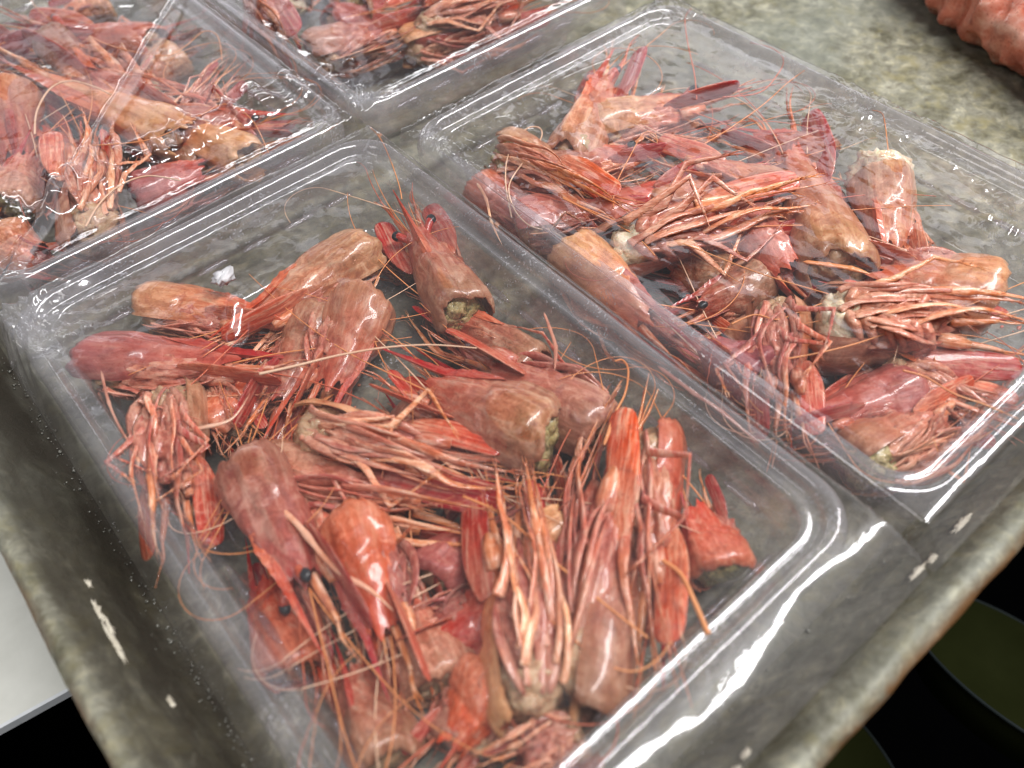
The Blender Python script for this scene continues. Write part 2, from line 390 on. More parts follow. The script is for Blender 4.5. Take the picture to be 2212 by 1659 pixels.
# flaking pale coating on the rim, wet grit in the corner of the pan
def lump(name, c, dx, dy, dz, ang, m, seed, label, cat, group=None, amp=.3, kind=None):
    R = np.array([[math.cos(ang), -math.sin(ang), 0], [math.sin(ang), math.cos(ang), 0], [0, 0, 1]])
    V, F = blob((0, 0, 0), (dx, dy, dz), 22, 12, amp, 2.2, seed, R)
    o = mesh_obj(name, V, F, m); o.location = c; tag(o, label, cat, group, kind); return o
flk = MB()
def rim_point(side, s, d):
    z = np.interp(d, [0, .004, .0075, .011, .0142, .0182, .0218, .025], [ZF, ZF + .004, ZF + .0095, ZF + .015, ZF + .02, ZF + .0258, ZF + .0276, ZF + .0248])
    return (FX0 - d, s, z) if side == 'l' else (s, FY0 - d, z)
for side, s, d, ln in [('l', -.112, .0125, .0035), ('l', -.118, .0122, .0045), ('l', -.1255, .0127, .007), ('l', -.102, .0115, .0016), ('l', -.146, .009, .002),
                       ('f', .076, .0125, .0045), ('f', .084, .0118, .0016), ('f', .156, .0115, .0035), ('f', .1615, .0119, .002), ('f', .178, .0112, .004), ('f', .060, .013, .004)]:
    p = rim_point(side, s, d)
    V, F = blob(p, (.0010, ln, .0007) if side == 'l' else (ln, .0011, .0007), 20, 8, .8, 3.5, s * 100)
    flk.add(V, F)
f_o = flk.build('coating_flakes', M_FLAKE, pan_o)
tag(f_o, 'pale flakes of lifted coating', kind='stuff')
gr = MB()
for i in range(520):
    side = 'l' if i < 420 else 'f'
    s = random.uniform(-.235, .02) if side == 'l' else random.uniform(0, .3)
    d = abs(random.gauss(0, .0022)) - .001
    p = rim_point(side, s, max(d, 0)); p = (p[0] + (.001 if side == 'l' else 0) * (d < 0), p[1], p[2] + .0002)
    r = random.uniform(.00012, .00034) * (2.2 if random.random() < .06 else 1)
    V, F = blob(p, (r, r, r * .8), 7, 5, .2, 2, i); gr.add(V, F)
tag(gr.build('wet_grit', m_simple('grit', (.05, .05, .04), .15, .6, (.34, .34, .30), 1500)), 'fine wet grit in the gutter of the metal pan', 'grit', kind='stuff')

def box(name, x0, x1, y0, y1, z0, z1, m, parent=None, smooth=False):
    V = [(x, y, z) for z in (z0, z1) for y in (y0, y1) for x in (x0, x1)]
    F = [(0, 2, 3, 1), (4, 5, 7, 6), (0, 1, 5, 4), (1, 3, 7, 5), (3, 2, 6, 7), (2, 0, 4, 6)]
    return mesh_obj(name, V, F, m, parent, smooth)
flo = box('floor', -3, 3, -3, 3, -.80, -.78, M_VOID); tag(flo, kind='structure')
pB = at(0, 1575, -.07); pB2 = at(155, 1490, -.07)
ang = math.atan2(pB2[1] - pB[1], pB2[0] - pB[0])
be = empty('pale_bench', Matrix.Translation(Vector(pB2)) @ Matrix.Rotation(ang, 4, 'Z'))
tag(be, 'pale grey bench surface beside the rusty rim of the pan', 'bench')
box('bench_top', -.6, .05, .0012, .7, -.004, 0, M_BENCH, be)
box('metal_edge', -.6, .05, 0, .0012, -.0035, .0003, M_STEEL, be)
# dark round dishes below the front rim
def dish(px, py, z, rpx, ratio, along, label):
    c = at(px, py, z); dep = float(RW[2] @ (c - CAMPOS)); r = rpx / FPX * dep
    ax = math.radians(along); k = math.sqrt(1 - ratio ** 2)
    n = -ratio * RW[2] + k * (math.sin(ax) * RW[0] - math.cos(ax) * RW[1])
    q = Vector(n).to_track_quat('Z', 'Y')
    e = empty('round_dish', Matrix.Translation(Vector(c)) @ q.to_matrix().to_4x4()); tag(e, label, 'dish', 'dark olive dishes below the pan')
    prof = [(0, -.03), (.4, -.03), (.75, -.022), (.93, -.008), (.985, 0)]
    V = []; F = []; n = 72
    for (a, zz) in prof:
        for k in range(n): V.append((r * max(a, .001) * math.cos(6.2832 * k / n), r * max(a, .001) * math.sin(6.2832 * k / n), zz))
    for j in range(len(prof) - 1):
        for k in range(n): F.append((j * n + k, j * n + (k + 1) % n, (j + 1) * n + (k + 1) % n, (j + 1) * n + k))
    mesh_obj('bowl', V, F, M_OLIVE, e)
    P = [(r * math.cos(6.2832 * k / n), r * math.sin(6.2832 * k / n), 0) for k in range(n)]
    V = []; F = []
    for k in range(n):
        a = 6.2832 * k / n
        for q in range(8):
            b = 6.2832 * q / 8; rr = r + .0009 * math.cos(b)
            V.append((rr * math.cos(a), rr * math.sin(a), .0009 * math.sin(b)))
    for k in range(n):
        for q in range(8): F.append((k * 8 + q, ((k + 1) % n) * 8 + q, ((k + 1) % n) * 8 + (q + 1) % 8, k * 8 + (q + 1) % 8))
    mesh_obj('lip', V, F, M_LIP, e)
dish(2215, 1452, -.22, 265, .36, 22, 'dark olive round dish beyond the front rim of the pan, the higher of two')
dish(1800, 1690, -.22, 240, .55, 38, 'dark olive round dish at the bottom edge of the picture, the lower of two')

# ------------------------------------------------------------------ trays
W, LEN = .150, .2359
RECT = {'A': (0.0, W, -LEN, 0.0), 'B': (.1575, .1575 + W + .002, -.0135 - LEN + .004, -.0115), 'C': (-.002, W - .002, .0095, .0095 + LEN), 'D': (.1525, .1525 + W, .0105, .0105 + LEN)}
def rr_points(x0, x1, y0, y1, r, inset, nc=14, ns=60):
    """rounded rectangle, inset inwards, constant count"""
    x0 += inset; x1 -= inset; y0 += inset; y1 -= inset; r = max(r - inset * .55, .004)
    P = []
    corners = [(x1 - r, y1 - r, 0), (x0 + r, y1 - r, 90), (x0 + r, y0 + r, 180), (x1 - r, y0 + r, 270)]
    for i, (cx, cyy, a0) in enumerate(corners):
        arc = [(cx + r * math.cos(math.radians(a0 + 90 * k / nc)), cyy + r * math.sin(math.radians(a0 + 90 * k / nc))) for k in range(nc + 1)]
        P += arc
        nx_, ny_, a1 = corners[(i + 1) % 4]
        e = (nx_ + r * math.cos(math.radians(a1)), ny_ + r * math.sin(math.radians(a1)))
        s = arc[-1]
        P += [(s[0] + (e[0] - s[0]) * k / ns, s[1] + (e[1] - s[1]) * k / ns) for k in range(1, ns)]
    return P
TRAYPROF = [(-.0010, -.0085), (-.0008, -.0040), (-.0003, -.0016), (.0003, -.0004), (.0012, .0006), (.0023, .0011), (.0034, .0008), (.0043, 0), (.0050, -.0012), (.0055, -.0024), (.0064, -.0030),
            (.0074, -.0030), (.0084, -.0024), (.0092, -.0026), (.0100, -.0040), (.0107, -.0065), (.0113, -.0092), (.0120, -.0108), (.0129, -.0118), (.0137, -.0140), (.0150, -.0205), (.0160, -.0258), (.0172, -.0288), (.0190, -.0302), (.0215, -.0306)]
def make_tray(key, label):
    x0, x1, y0, y1 = RECT[key]; V = []; F = []
    rings = []
    for (ins, z) in TRAYPROF:
        P = rr_points(x0, x1, y0, y1, .016, ins); rings.append(len(V)); n = len(P)
        for (x, y) in P: V.append((x, y, z + .0002 * mn.noise(Vector((x * 90, y * 90, z * 50)))))
    for a in range(len(rings) - 1):
        for k in range(n):
            k2 = (k + 1) % n; F.append((rings[a] + k, rings[a] + k2, rings[a + 1] + k2, rings[a + 1] + k))
    c = len(V)
    for q in (.7, .4, .1):
        b = len(V)
        for k in range(n):
            x, y, z = V[rings[-1] + k]; cx = (x0 + x1) / 2; cyy = (y0 + y1) / 2
            V.append((cx + (x - cx) * q, cyy + (y - cyy) * q, -.0306))
        pr = rings[-1] if q == .7 else b - n
        for k in range(n):
            k2 = (k + 1) % n; F.append((pr + k, pr + k2, b + k2, b + k))
    F.append(tuple(range(b, b + n)))
    # stiffening ribs pressed along the lower wall
    mb = MB(); mb.V = V; mb.F = F; mb.n = len(V)
    ins = .0128
    def rib(p, q):
        P = np.linspace(p, q, 8); R = [.0002, .0009, .0011, .0011, .0011, .0011, .0009, .0002]
        a, b2 = tube(P, R, 8); mb.add(a, b2)
    xx = x0 + .024
    while xx < x1 - .03:
        for yy in (y0 + ins, y1 - ins): rib((xx, yy, -.0140), (xx + .0135, yy, -.0140))
        xx += .0185
    yy = y0 + .024
    while yy < y1 - .03:
        for xq in (x0 + ins, x1 - ins): rib((xq, yy, -.0140), (xq, yy + .0135, -.0140))
        yy += .0185
    rim_sheen = [(1.0 if 1 <= q <= 13 else .45 if q <= 17 else 0) for q in range(len(TRAYPROF)) for _ in range(n)]  # light reflected by rims and walls, painted in as milkiness
    rim_sheen += [0] * (len(mb.V) - len(rim_sheen))
    o = mb.build('plastic_tray', M_TRAY, attrs={'wall': rim_sheen})
    return tag(o, label, 'plastic tray', 'clear plastic trays of shrimp heads')
make_tray('A', 'clear plastic tray nearest the rusty pan corner, holding shrimp heads')
make_tray('B', 'clear plastic tray beside the bare metal and pink block, full of shrimp heads')
make_tray('C', 'clear plastic tray under the film with the long bright zigzag fold')
make_tray('D', 'clear plastic tray of shrimp heads furthest up the picture, mostly cut off')

def film(key, skirt, label, folds=(), corners=(), glint_patches=(), edge=None, res=.0009, seed=0, namp=.0006, sag=.0016):
    x0, x1, y0, y1 = RECT[key]
    wl, wr, wf, wb = skirt                      # left, right, front (-y), back (+y)
    xs = np.arange(x0 - wl, x1 + wr + res * .5, res); ys = np.arange(y0 - wf, y1 + wb + res * .5, res)
    V = []; F = []
    fl = [(np.array([at(*q, 0)[:2] for q in pts]), amp, wid, side) for (pts, amp, wid, side) in folds]
    if edge: ew = np.array([at(*q, -.001)[:2] for q in edge]); o_ = np.argsort(ew[:, 0]); ew = ew[o_]
    for y in ys:
        for x in xs:
            dl = x0 - x; dr = x - x1; df = y0 - y; db = y - y1
            ex = max(dl / wl * .026 if dl > 0 else 0, dr / wr * .026 if dr > 0 else 0)
            ey = max(df / wf * .026 if df > 0 else 0, db / wb * .026 if db > 0 else 0)
            out = math.hypot(ex, ey)
            v3 = Vector((x * 34 + seed, y * 34, seed * 1.7))
            n = mn.fractal(v3, 1, 2, 4)
            if out > 0:
                e0 = min(out, .0285); q = .0045
                z = .0019 - (e0 * e0 / (2 * q) if e0 < q else e0 - q / 2)
                if edge and df > 0 and x > ew[0, 0]:      # the film bridges outwards to a creased edge, then falls
                    yf = min(float(np.interp(x, ew[:, 0], ew[:, 1])), y0 - .003); h = (yf - y) / .0011
                    zz_ = .0019 - .10 * df - .95 * .0011 * (h if h > 20 else math.log1p(math.exp(h)))
                    xe = max(0, dr, dl); z = min(zz_, z + .03) if xe <= 0 else min(zz_, .0019 - xe * 2.2)
                z += n * .0011 * min(1, out / .006) * (.12 if edge and df > 0 else 1)
                # long drapes on the hanging part
                z += .0012 * mn.noise(Vector((x * 140, y * 140, seed + 3))) * min(1, out / .008) * (.12 if edge and df > 0 else 1)
                z = max(z, -.0305)
            else:
                din = min(x - x0, x1 - x, y - y0, y1 - y)
                k = min(1, max(0, (din - .0025) / .009)); k = k * k * (3 - 2 * k)
                z = .0019 + k * (n * namp - sag) + k * .00035 * mn.fractal(Vector((x * 130, y * 60, seed)), 1, 2, 3)
            p = np.array([x, y])
            for (C, cr, ca, nr) in corners:
                dx = x - C[0]; dy = y - C[1]; d = math.hypot(dx, dy)
                if d < cr * 2.2:
                    th = math.atan2(dy, dx)
                    e = math.exp(-(d / cr) ** 2)
                    z += ca * e * (mn.fractal(Vector((th * nr, d * 70, seed)), 1, 2, 4) * 1.2 + .5 * mn.noise(Vector((x * 420, y * 420, 1))))
            V.append((x, y, z))
    V = np.array(V); wall_ = np.zeros(len(V))
    if edge: wall_ = np.where(V[:, 1] < y0 - .002, .42, 0.0)      # sheen of the loose film edge, painted in as milkiness
    for (C, cr, ca, nr) in corners:
        if ca > .0015: wall_ = np.maximum(wall_, 1.5 * np.exp(-((V[:, 0] - C[0]) ** 2 + (V[:, 1] - C[1]) ** 2) / cr ** 2))
    for (P, amp, wid, side) in fl:
        best = np.full(len(V), 1e9); tt = np.zeros(len(V)); sg = np.ones(len(V))
        for i in range(len(P) - 1):
            a = P[i]; ab = P[i + 1] - a; rel = V[:, :2] - a
            t = np.clip(rel @ ab / (ab @ ab), 0, 1); dd = np.linalg.norm(rel - t[:, None] * ab, axis=1)
            m_ = dd < best; best[m_] = dd[m_]; tt[m_] = (i + t[m_]) / (len(P) - 1)
            cr = ab[0] * rel[:, 1] - ab[1] * rel[:, 0]; sg[m_] = np.sign(cr[m_])
        if amp == .0040: wall_ = np.maximum(wall_, (best < .0038) * (1.1 + .8 * (best > .0031)))
        taper = np.minimum(1, np.minimum(tt * 6, (1 - tt) * 6)) * .9 + .1
        if side == 0: V[:, 2] += amp * taper * np.exp(-(best / wid) ** 2)
        else:         # a pleat: an even ramp on one side, easing off on the other
            s_ = sg * best; wl_ = wid * (.55 + .9 * (.5 + .5 * np.sin(tt * 23 + np.sin(tt * 57) * 2)))
            up_ = np.clip((s_ + wl_) / wl_, 0, 1) ** 1.7
            V[:, 2] += amp * wl_ * taper * np.where(s_ < 0, up_, np.exp(-(s_ / (2.6 * wl_)) ** 2))
    for (cx_, cy_, lx, ly, an, sl) in glint_patches:        # tilted spots shaped into the film to throw glints of the lamp
        C = at(cx_, cy_, 0); dx = V[:, 0] - C[0]; dy = V[:, 1] - C[1]; ca_, sa_ = math.cos(an), math.sin(an)
        u_ = (dx * ca_ + dy * sa_) / lx; v_ = (-dx * sa_ + dy * ca_) / ly
        V[:, 2] += sl * dy * np.exp(-(u_ ** 4 + v_ ** 4))
    nx_ = len(xs)
    for j in range(len(ys) - 1):
        for i in range(nx_ - 1): a = j * nx_ + i; F.append((a, a + 1, a + nx_ + 1, a + nx_))
    return tag(mesh_obj('cling_film', V, F, M_FILM, attrs={'wall': wall_}), label, 'film', 'cling film stretched over the trays')
film('A', (.008, .0042, .0185, .0048), 'clear film over the tray nearest the rusty pan corner, crumpled at one end',
     folds=[([(60, 660), (200, 590), (340, 520), (480, 440), (640, 350)], .0004, .0012, 0)],
     corners=[((.004, -.010), .022, .0026, 5), ((.148, -.004), .012, .0006, 6), ((.146, -.232), .012, .0001, 6)], seed=1,
     glint_patches=[(512, 690, .0085, .0024, 1.05, .78), (560, 605, .0020, .0010, .6, .75)],
     edge=[(1860, 1215), (1840, 1228), (1790, 1262), (1740, 1300), (1712, 1350), (1690, 1385), (1650, 1450), (1620, 1500), (1596, 1530), (1560, 1560), (1500, 1600), (1430, 1650), (1380, 1690), (1200, 1850)])
film('B', (.0045, .012, .0100, .0050), 'clear film over the tray beside the bare metal, with fine creases',
     folds=[([(1010, 560), (1035, 520), (1055, 470)], .0006, .0010, 0), ([(850, 330), (1000, 260), (1200, 180), (1400, 100)], .0007, .0012, 0),
            ([(1750, 170), (1900, 280), (2060, 370), (2200, 470)], .5, .0016, 1), ([(1900, 230), (2060, 320), (2212, 400)], .0012, .0020, 0)],
     corners=[((.170, -.020), .045, .0009, 7), ((.308, -.014), .020, .0012, 6), ((.30, -.13), .030, .0010, 9)], seed=11, namp=.0006, glint_patches=[(2190, 500, .004, .002, .3, .7), (2140, 470, .002, .001, .8, .7), (1500, 40, .008, .0015, -.2, .7), (1030, 520, .0012, .004, .2, .5)],
     edge=[(1700, 1390), (1880, 1230), (1960, 1165), (2050, 1085), (2120, 1005), (2212, 925), (2400, 745), (2700, 480)])
film('C', (.0045, .0045, .0050, .0060), 'clear film with a long bright zigzag fold over the tray of red heads',
     folds=[([(-80, 545), (60, 480), (180, 436), (260, 392), (330, 352), (400, 330), (470, 292), (560, 252), (660, 212), (748, 180)], 1.05, .0046, 1),
            ([(-30, 760), (20, 650), (62, 545), (140, 420), (220, 290), (300, 160), (370, 40), (400, -30)], .0040, .0036, 0),
            ([(170, 330), (260, 320), (360, 280), (480, 240), (620, 170), (760, 120)], .0010, .0014, 0)],
     corners=[((.145, .016), .010, .0012, 6), ((.002, .014), .012, .0018, 6)], seed=21, namp=.0006)
film('D', (.0040, .0045, .0050, .0050), 'clear film with a glittering crumple at its corner over the furthest tray',
     folds=[([(700, 250), (850, 215), (1000, 160), (1200, 85), (1400, 20)], .0012, .0016, 0)],
     corners=[((.158, .019), .011, .0030, 6)], seed=31, namp=.0006, glint_patches=[(700, 160, .005, .002, .5, .8), (735, 175, .003, .0025, .1, .8), (760, 140, .002, .003, .2, .8)])

# ------------------------------------------------------------------ shrimp heads
def head_parts(root, rng, hw, shell, flesh, legm, opts):
    """parts in the head's own frame: x forwards from the cut end (0) to the tip of the scales (1), z dorsal"""
    S = rng.uniform(0, 100)
    nt_, nth = 34, 37
    thm = math.radians(128)
    V = []; F = []
    bend = opts.get('bend', rng.uniform(-.03, .03))
    cl = opts.get('cl', .66)
    hh = hw * rng.uniform(1.0, 1.15)
    def axis(x): return np.array([x, bend * math.sin(x * math.pi) * 1.2, -.02 * x])
    def body(t, th, k=1.0):
        cls = 1 - .17 * max(0, 1 - t / .11) ** 2
        wv = hw * (1.0 + .10 * math.sin(math.pi * min(1, t * 1.5))) * (1 - .60 * t ** 1.35) * cls
        hv = hh * (1.0 + .08 * math.sin(math.pi * t)) * (1 - .50 * t ** 1.4) * cls
        n = mn.fractal(Vector((t * 2.6 + S, th * 1.3, S)), 1, 2, 4)
        n2 = mn.noise(Vector((t * 3 + S, th * 7, S * 2)))
        r = (1 + .10 * n + .025 * n2) * k
        c = math.cos(th); s = math.sin(th)
        keel = .10 * hv * math.exp(-(th / .16) ** 2) * (.2 + t) - .05 * hv * math.exp(-((abs(th) - .42) / .14) ** 2) * (t > .15)
        groove = -.07 * hv * math.exp(-((t - .52 - .10 * math.cos(th * 1.5)) / .035) ** 2)
        rr_ = r
        x = cl * t - .050 * math.sin(th) ** 2 * (1 - t) ** 2 + .03 * n * (1 - t) + .035 * mn.noise(Vector((th * 5, S, 1))) * max(0, 1 - t / .12)
        if t > .85: x += (t - .85) * .45 * (max(0, math.cos((abs(th) - .95) * 3.2)) ** 3) + (t - .85) * .5 * mn.noise(Vector((th * 4, S, 5)))
        p = axis(x)
        return p + np.array([0, (wv * rr_ + groove + keel * .3) * s * (1.0 - .15 * max(0, -c)), (hv * rr_ + keel + groove) * c])
    for i in range(nt_):
        for j in range(nth): V.append(body(i / (nt_ - 1), -thm + 2 * thm * j / (nth - 1)))
    for i in range(nt_ - 1):
        for j in range(nth - 1):
            a = i * nth + j; F.append((a, a + 1, a + nth + 1, a + nth))
    # rolled edge at the cut end and the inside of the shell
    n0 = len(V)
    for i in range(0, 12):
        for j in range(nth):
            V.append(body(i * .5 / (nt_ - 1) + .001, -thm + 2 * thm * j / (nth - 1), .93))
    for j in range(nth - 1): F.append((j + 1, j, n0 + j, n0 + j + 1))
    for i in range(11):
        for j in range(nth - 1):
            a = n0 + i * nth + j; F.append((a + 1, a, a + nth, a + nth + 1))
    mesh_obj('carapace', V, F, shell, root)
    # soft tissue in the cut end
    mb = MB(); k = rng.uniform(.9, 1)
    mb.add(*blob((.11 + opts.get('flesh_in', 0), 0, -.02), (.13, hw * .74, hh * .70), 26, 18, .25, 2.6, S))
    for q in range(5):
        a = rng.uniform(0, 6.28); mb.add(*blob((.02 + .03 * rng.random() + opts.get('flesh_in', 0), hw * .4 * math.cos(a), hh * .4 * math.sin(a)), (.045, hw * .34, hh * .30), 14, 10, .3, 2, S + q))
    if opts.get('bulge'): mb.add(*blob((-.03, 0, .02), (.11, hw * .95, hh * .9), 24, 16, .35, 3, S + 9))
    mb.build('soft_tissue', flesh, root)
    # gills and leg bases under the shell
    mb = MB()
    mb.add(*blob((.33, 0, -hh * .30), (.30, hw * .70, hh * .58), 34, 28, .30, 4.5, S + 3))
    for i in range(9):      # loose folds of membrane running forwards
        y = rng.uniform(-.7, .7) * hw; x = rng.uniform(.02, .22)
        mb.add(*tube(smooth_path([(x, y * .5, -hh * .72), (x + .14, y, -hh * rng.uniform(.75, .95)), (x + .30, y * 1.1, -hh * rng.uniform(.6, .85)), (x + rng.uniform(.4, .5), y * .8, -hh * .5)], 9), np.array([.008, .018, .024, .026, .026, .024, .02, .014, .005]) * rng.uniform(.7, 1.3), 8, flat=.45, up=(0, y / hw * .6, 1), ridge=.12))
    for i in range(6 if opts.get('comb') else 0):
        for s in (-1, 1):
            x = .10 + i * .07 + rng.uniform(-.015, .015)
            mb.add(*tube(smooth_path([(x, s * hw * .10, -hh * .72), (x + .04, s * hw * .45, -hh * .76), (x + .09, s * hw * .72, -hh * .50)], 6), np.array([.020, .030, .032, .028, .02, .012]) * rng.uniform(.8, 1.2), 8))
    mb.build('gill', M_GILL, root)
    # rostrum
    if opts.get('rostrum', True):
        n = 26; l = rng.uniform(.34, .5) * opts.get('rl', 1); up = rng.uniform(-.02, .05)
        V = []; F = []
        for i in range(n):
            u = i / (n - 1); x0_ = cl * .50; x = x0_ + (l + cl * .5) * u; tb = min(1, x / cl)
            top = (hh * (1.0 + .08 * math.sin(math.pi * tb)) * (1 - .50 * tb ** 1.4)) * 1.03 - (0 if x < cl else (x - cl) * .12)
            c = axis(min(x, cl)) * np.array([0, 1, 1]) + np.array([x, 0, top + up * max(0, x - cl)])
            rise = min(1, u * 5)
            hgt = (.050 * (1 - u) ** .8) * rise + .003; th_ = (.040 * (1 - u) ** 1.2) * (.4 + .6 * rise) + .003
            saw = (.018 * (1 - ((i * .5) % 1.0)) * (1 - u)) if 5 < i < 20 else 0
            for (yy, zz) in ((0, hgt * .55 + saw), (th_ * .7, hgt * .1), (th_, -hgt * .3), (0, -hgt * .7), (-th_, -hgt * .3), (-th_ * .7, hgt * .1)):
                V.append(c + np.array([0, yy, zz]))
        for i in range(n - 1):
            for q in range(6): F.append((i * 6 + q, i * 6 + (q + 1) % 6, (i + 1) * 6 + (q + 1) % 6, (i + 1) * 6 + q))
        F.append(tuple(range(5, -1, -1))); F.append(tuple((n - 1) * 6 + q for q in range(6)))
        mesh_obj('rostrum', V, F, M_ROST, root, smooth=False)
    # eyes
    for s in (-1, 1):
        if not opts.get('eyes', False): break
        e = axis(cl + .035) + np.array([0, s * hw * .62, hh * .34])
        r = .125 * hw + .006
        eo = mesh_obj('eye', *blob(e, (r * 1.2, r, r * .85), 18, 12, .14, 2, S), M_EYE, root)
        mesh_obj('eye_stalk', *tube(smooth_path([axis(cl - .05) + np.array([0, s * hw * .22, hh * .2]), e * .6 + .4 * (axis(cl - .05) + np.array([0, s * hw * .22, hh * .3])), e], 6), [.020, .022, .022, .024, .026, .02], 9), M_ROST, eo)
    # antennal scales and the thick antenna bases
    for s in (-1, 1):
        sp = rng.uniform(.0, .07) * opts.get('spread', 1); dz = rng.uniform(-.05, .03)
        b = axis(cl - .20) + np.array([0, s * hw * .60, -hh * .14])
        ln = (1.0 - b[0]) * rng.uniform(.90, 1.03)
        P = smooth_path([b, b + np.array([ln * .33, s * (.02 + sp * .4), dz * .3]), b + np.array([ln * .68, s * (.01 + sp * .8), dz * .8]), b + np.array([ln, s * sp * .9, dz * 1.3])], 22)
        prof = [.5, .62, .72, .80, .86, .91, .95, .98, 1, 1, 1, 1, 1, 1, .99, .98, .96, .94, .90, .80, .60, .16]
        wmax = min(hw * rng.uniform(.40, .50), ln * .135)
        up = np.array([0, s * rng.uniform(-.9, -.1), 1.0])
        Vt, Ft = tube(P, np.array(prof) * wmax, 20, flat=.16, up=up, ridge=.045, nridge=8)
        mesh_obj('antennal_scale', Vt, Ft, M_SCALE, root)
        mb = MB()
        q0 = axis(cl - .10) + np.array([0, s * hw * .40, -hh * .38])
        mb.add(*tube([q0, q0 + (.05, 0, 0), q0 + (.10, s * .01, -.004), q0 + (.16, s * .014, 0)], [.034, .042, .036, .022], 12, ridge=.05))
        mb.add(*tube(smooth_path([q0 + (.10, -s * .03, .06), q0 + (.22, -s * .02, .05), q0 + (.34, s * .0, .05)], 9), np.linspace(.026, .012, 9), 9))
        for kk in (0, 1):
            mb.add(*tube(smooth_path([q0 + (.33, 0, .05), q0 + (.43, s * .02 * kk, .06 + .02 * kk), q0 + (.50 + .1 * rng.random(), s * (.03 + .03 * kk), .05 + .03 * kk)], 9), np.linspace(.0085, .002, 9), 6))
        mesh_obj('antennule', mb.V, mb.F, legm, root)
    # legs: five walking legs and one long jaw leg on each side
    nl = opts.get('legs', 5)
    bow = opts.get('bow', rng.uniform(-.11, .11))
    for s in (-1, 1):
        for i in range(nl + 1):
            jaw = i == nl
            x = .06 + .07 * i
            b = np.array([x, s * hw * rng.uniform(.1, .62), -hh * .78])
            reach = rng.uniform(.34, .66) if not jaw else .50
            lat = rng.uniform(-.07, .035) * (1.1 - .08 * i); low = rng.uniform(.0, .06)
            out = rng.random() < opts.get('splay', .14) and not jaw
            if out:
                a = rng.uniform(.3, 1.2); k1 = b + np.array([.13, s * .04, -.04])
                k2 = k1 + .22 * np.array([math.cos(a), s * math.sin(a), rng.uniform(-.25, .1)])
                a2 = a - rng.uniform(.9, 2.0)
                k3 = k2 + .20 * np.array([math.cos(a2), s * math.sin(a2), rng.uniform(-.3, .1)])
                K = [b, k1, k2, k3]
            else:
                K = [b, b + np.array([.10, s * lat * .35, -low * .5]), b + np.array([reach * .55, s * lat, -low]), b + np.array([reach * .85, s * lat * rng.uniform(.5, 1.1), -low * .6]),
                     b + np.array([reach * 1.2, s * lat * rng.uniform(-.2, .8), -low * .2])]
            wd = .030 if jaw else rng.uniform(.015, .026)
            P = []; R = []
            if not out:
                Q = smooth_path(K, 26); w1, w2 = rng.uniform(-.016, .016), rng.uniform(-.02, .02); kn = rng.uniform(.35, .6)
                for q in range(26):
                    u = q / 25
                    P.append(Q[q] + np.array([0, bow * math.sin(u * 2.6) * (.4 + u * .6) + w1 * math.sin(u * 9 + i), w2 * math.sin(u * 7 + i) - .02 * math.sin(u * 3.1)]))
                    R.append(wd * (1 - .86 * u ** 1.15) * (1 + .28 * math.exp(-((u - kn) / .04) ** 2) + .2 * math.exp(-((u - kn - .25) / .035) ** 2)))
            for q in range(len(K) - 1 if out else 0):
                m_ = 5
                for u in range(m_ + (q == len(K) - 2)):
                    f = u / m_; P.append(K[q] * (1 - f) + K[q + 1] * f + np.array([0, .004, .004]) * math.sin(f * 3.14) * rng.uniform(-1, 1))
                    base = wd * (1 - .72 * ((q + f) / (len(K) - 1)) ** 1.3)
                    R.append(base * (1 + .16 * math.exp(-(f / .12) ** 2) - .10 * math.exp(-((f - .85) / .12) ** 2)))
            mb = MB(); mb.add(*tube(P, R, 9, flat=.42, up=(0, s * .5, 1), ridge=.05, nridge=4))
            # claw or tip
            d = (P[-1] - P[-3]); d /= np.linalg.norm(d)
            for kk in (-1, 1):
                mb.add(*tube([P[-1] - d * .004, P[-1] + d * .035 + np.array([0, kk * .008, 0]), P[-1] + d * .075 + np.array([0, kk * .006, 0])], [R[-1] * .8, R[-1] * .5, .001], 6))
            if jaw or rng.random() < .5:      # fringe of fine hairs
                for h in range(30):
                    f = rng.randrange(3, len(P) - 1); dv = np.array([rng.uniform(.01, .05), rng.uniform(-.03, .03), rng.uniform(-.03, .02)])
                    mb.add(*tube([P[f], P[f] + dv * .6, P[f] + dv], [.0018, .0013, .0005], 4))
            mesh_obj('leg', mb.V, mb.F, legm, root)

def antenna_path(rng, start, dirv, length, rect, z0, amp=1.0):
    x0, x1, y0, y1 = rect; p = np.array(start, float); a = math.atan2(dirv[1], dirv[0])
    P = [p.copy()]; step = .0022; k = rng.uniform(-9, 9) * amp; n = int(length / step); z = p[2]
    zt = rng.uniform(-.010, -.0022)
    for i in range(n):
        k += rng.uniform(-3.5, 3.5) * amp; k = max(-45, min(45, k))
        mx = .010
        if p[0] < x0 + mx or p[0] > x1 - mx or p[1] < y0 + mx or p[1] > y1 - mx:
            c = math.atan2((y0 + y1) / 2 - p[1], (x0 + x1) / 2 - p[0]); da = (c - a + math.pi) % (2 * math.pi) - math.pi
            k = 95 * (1 if da > 0 else -1)
        a += k * step; z += (zt - z) * .07
        p = p + np.array([math.cos(a) * step, math.sin(a) * step, 0]); p[2] = z
        P.append(p.copy())
    return np.array(P)

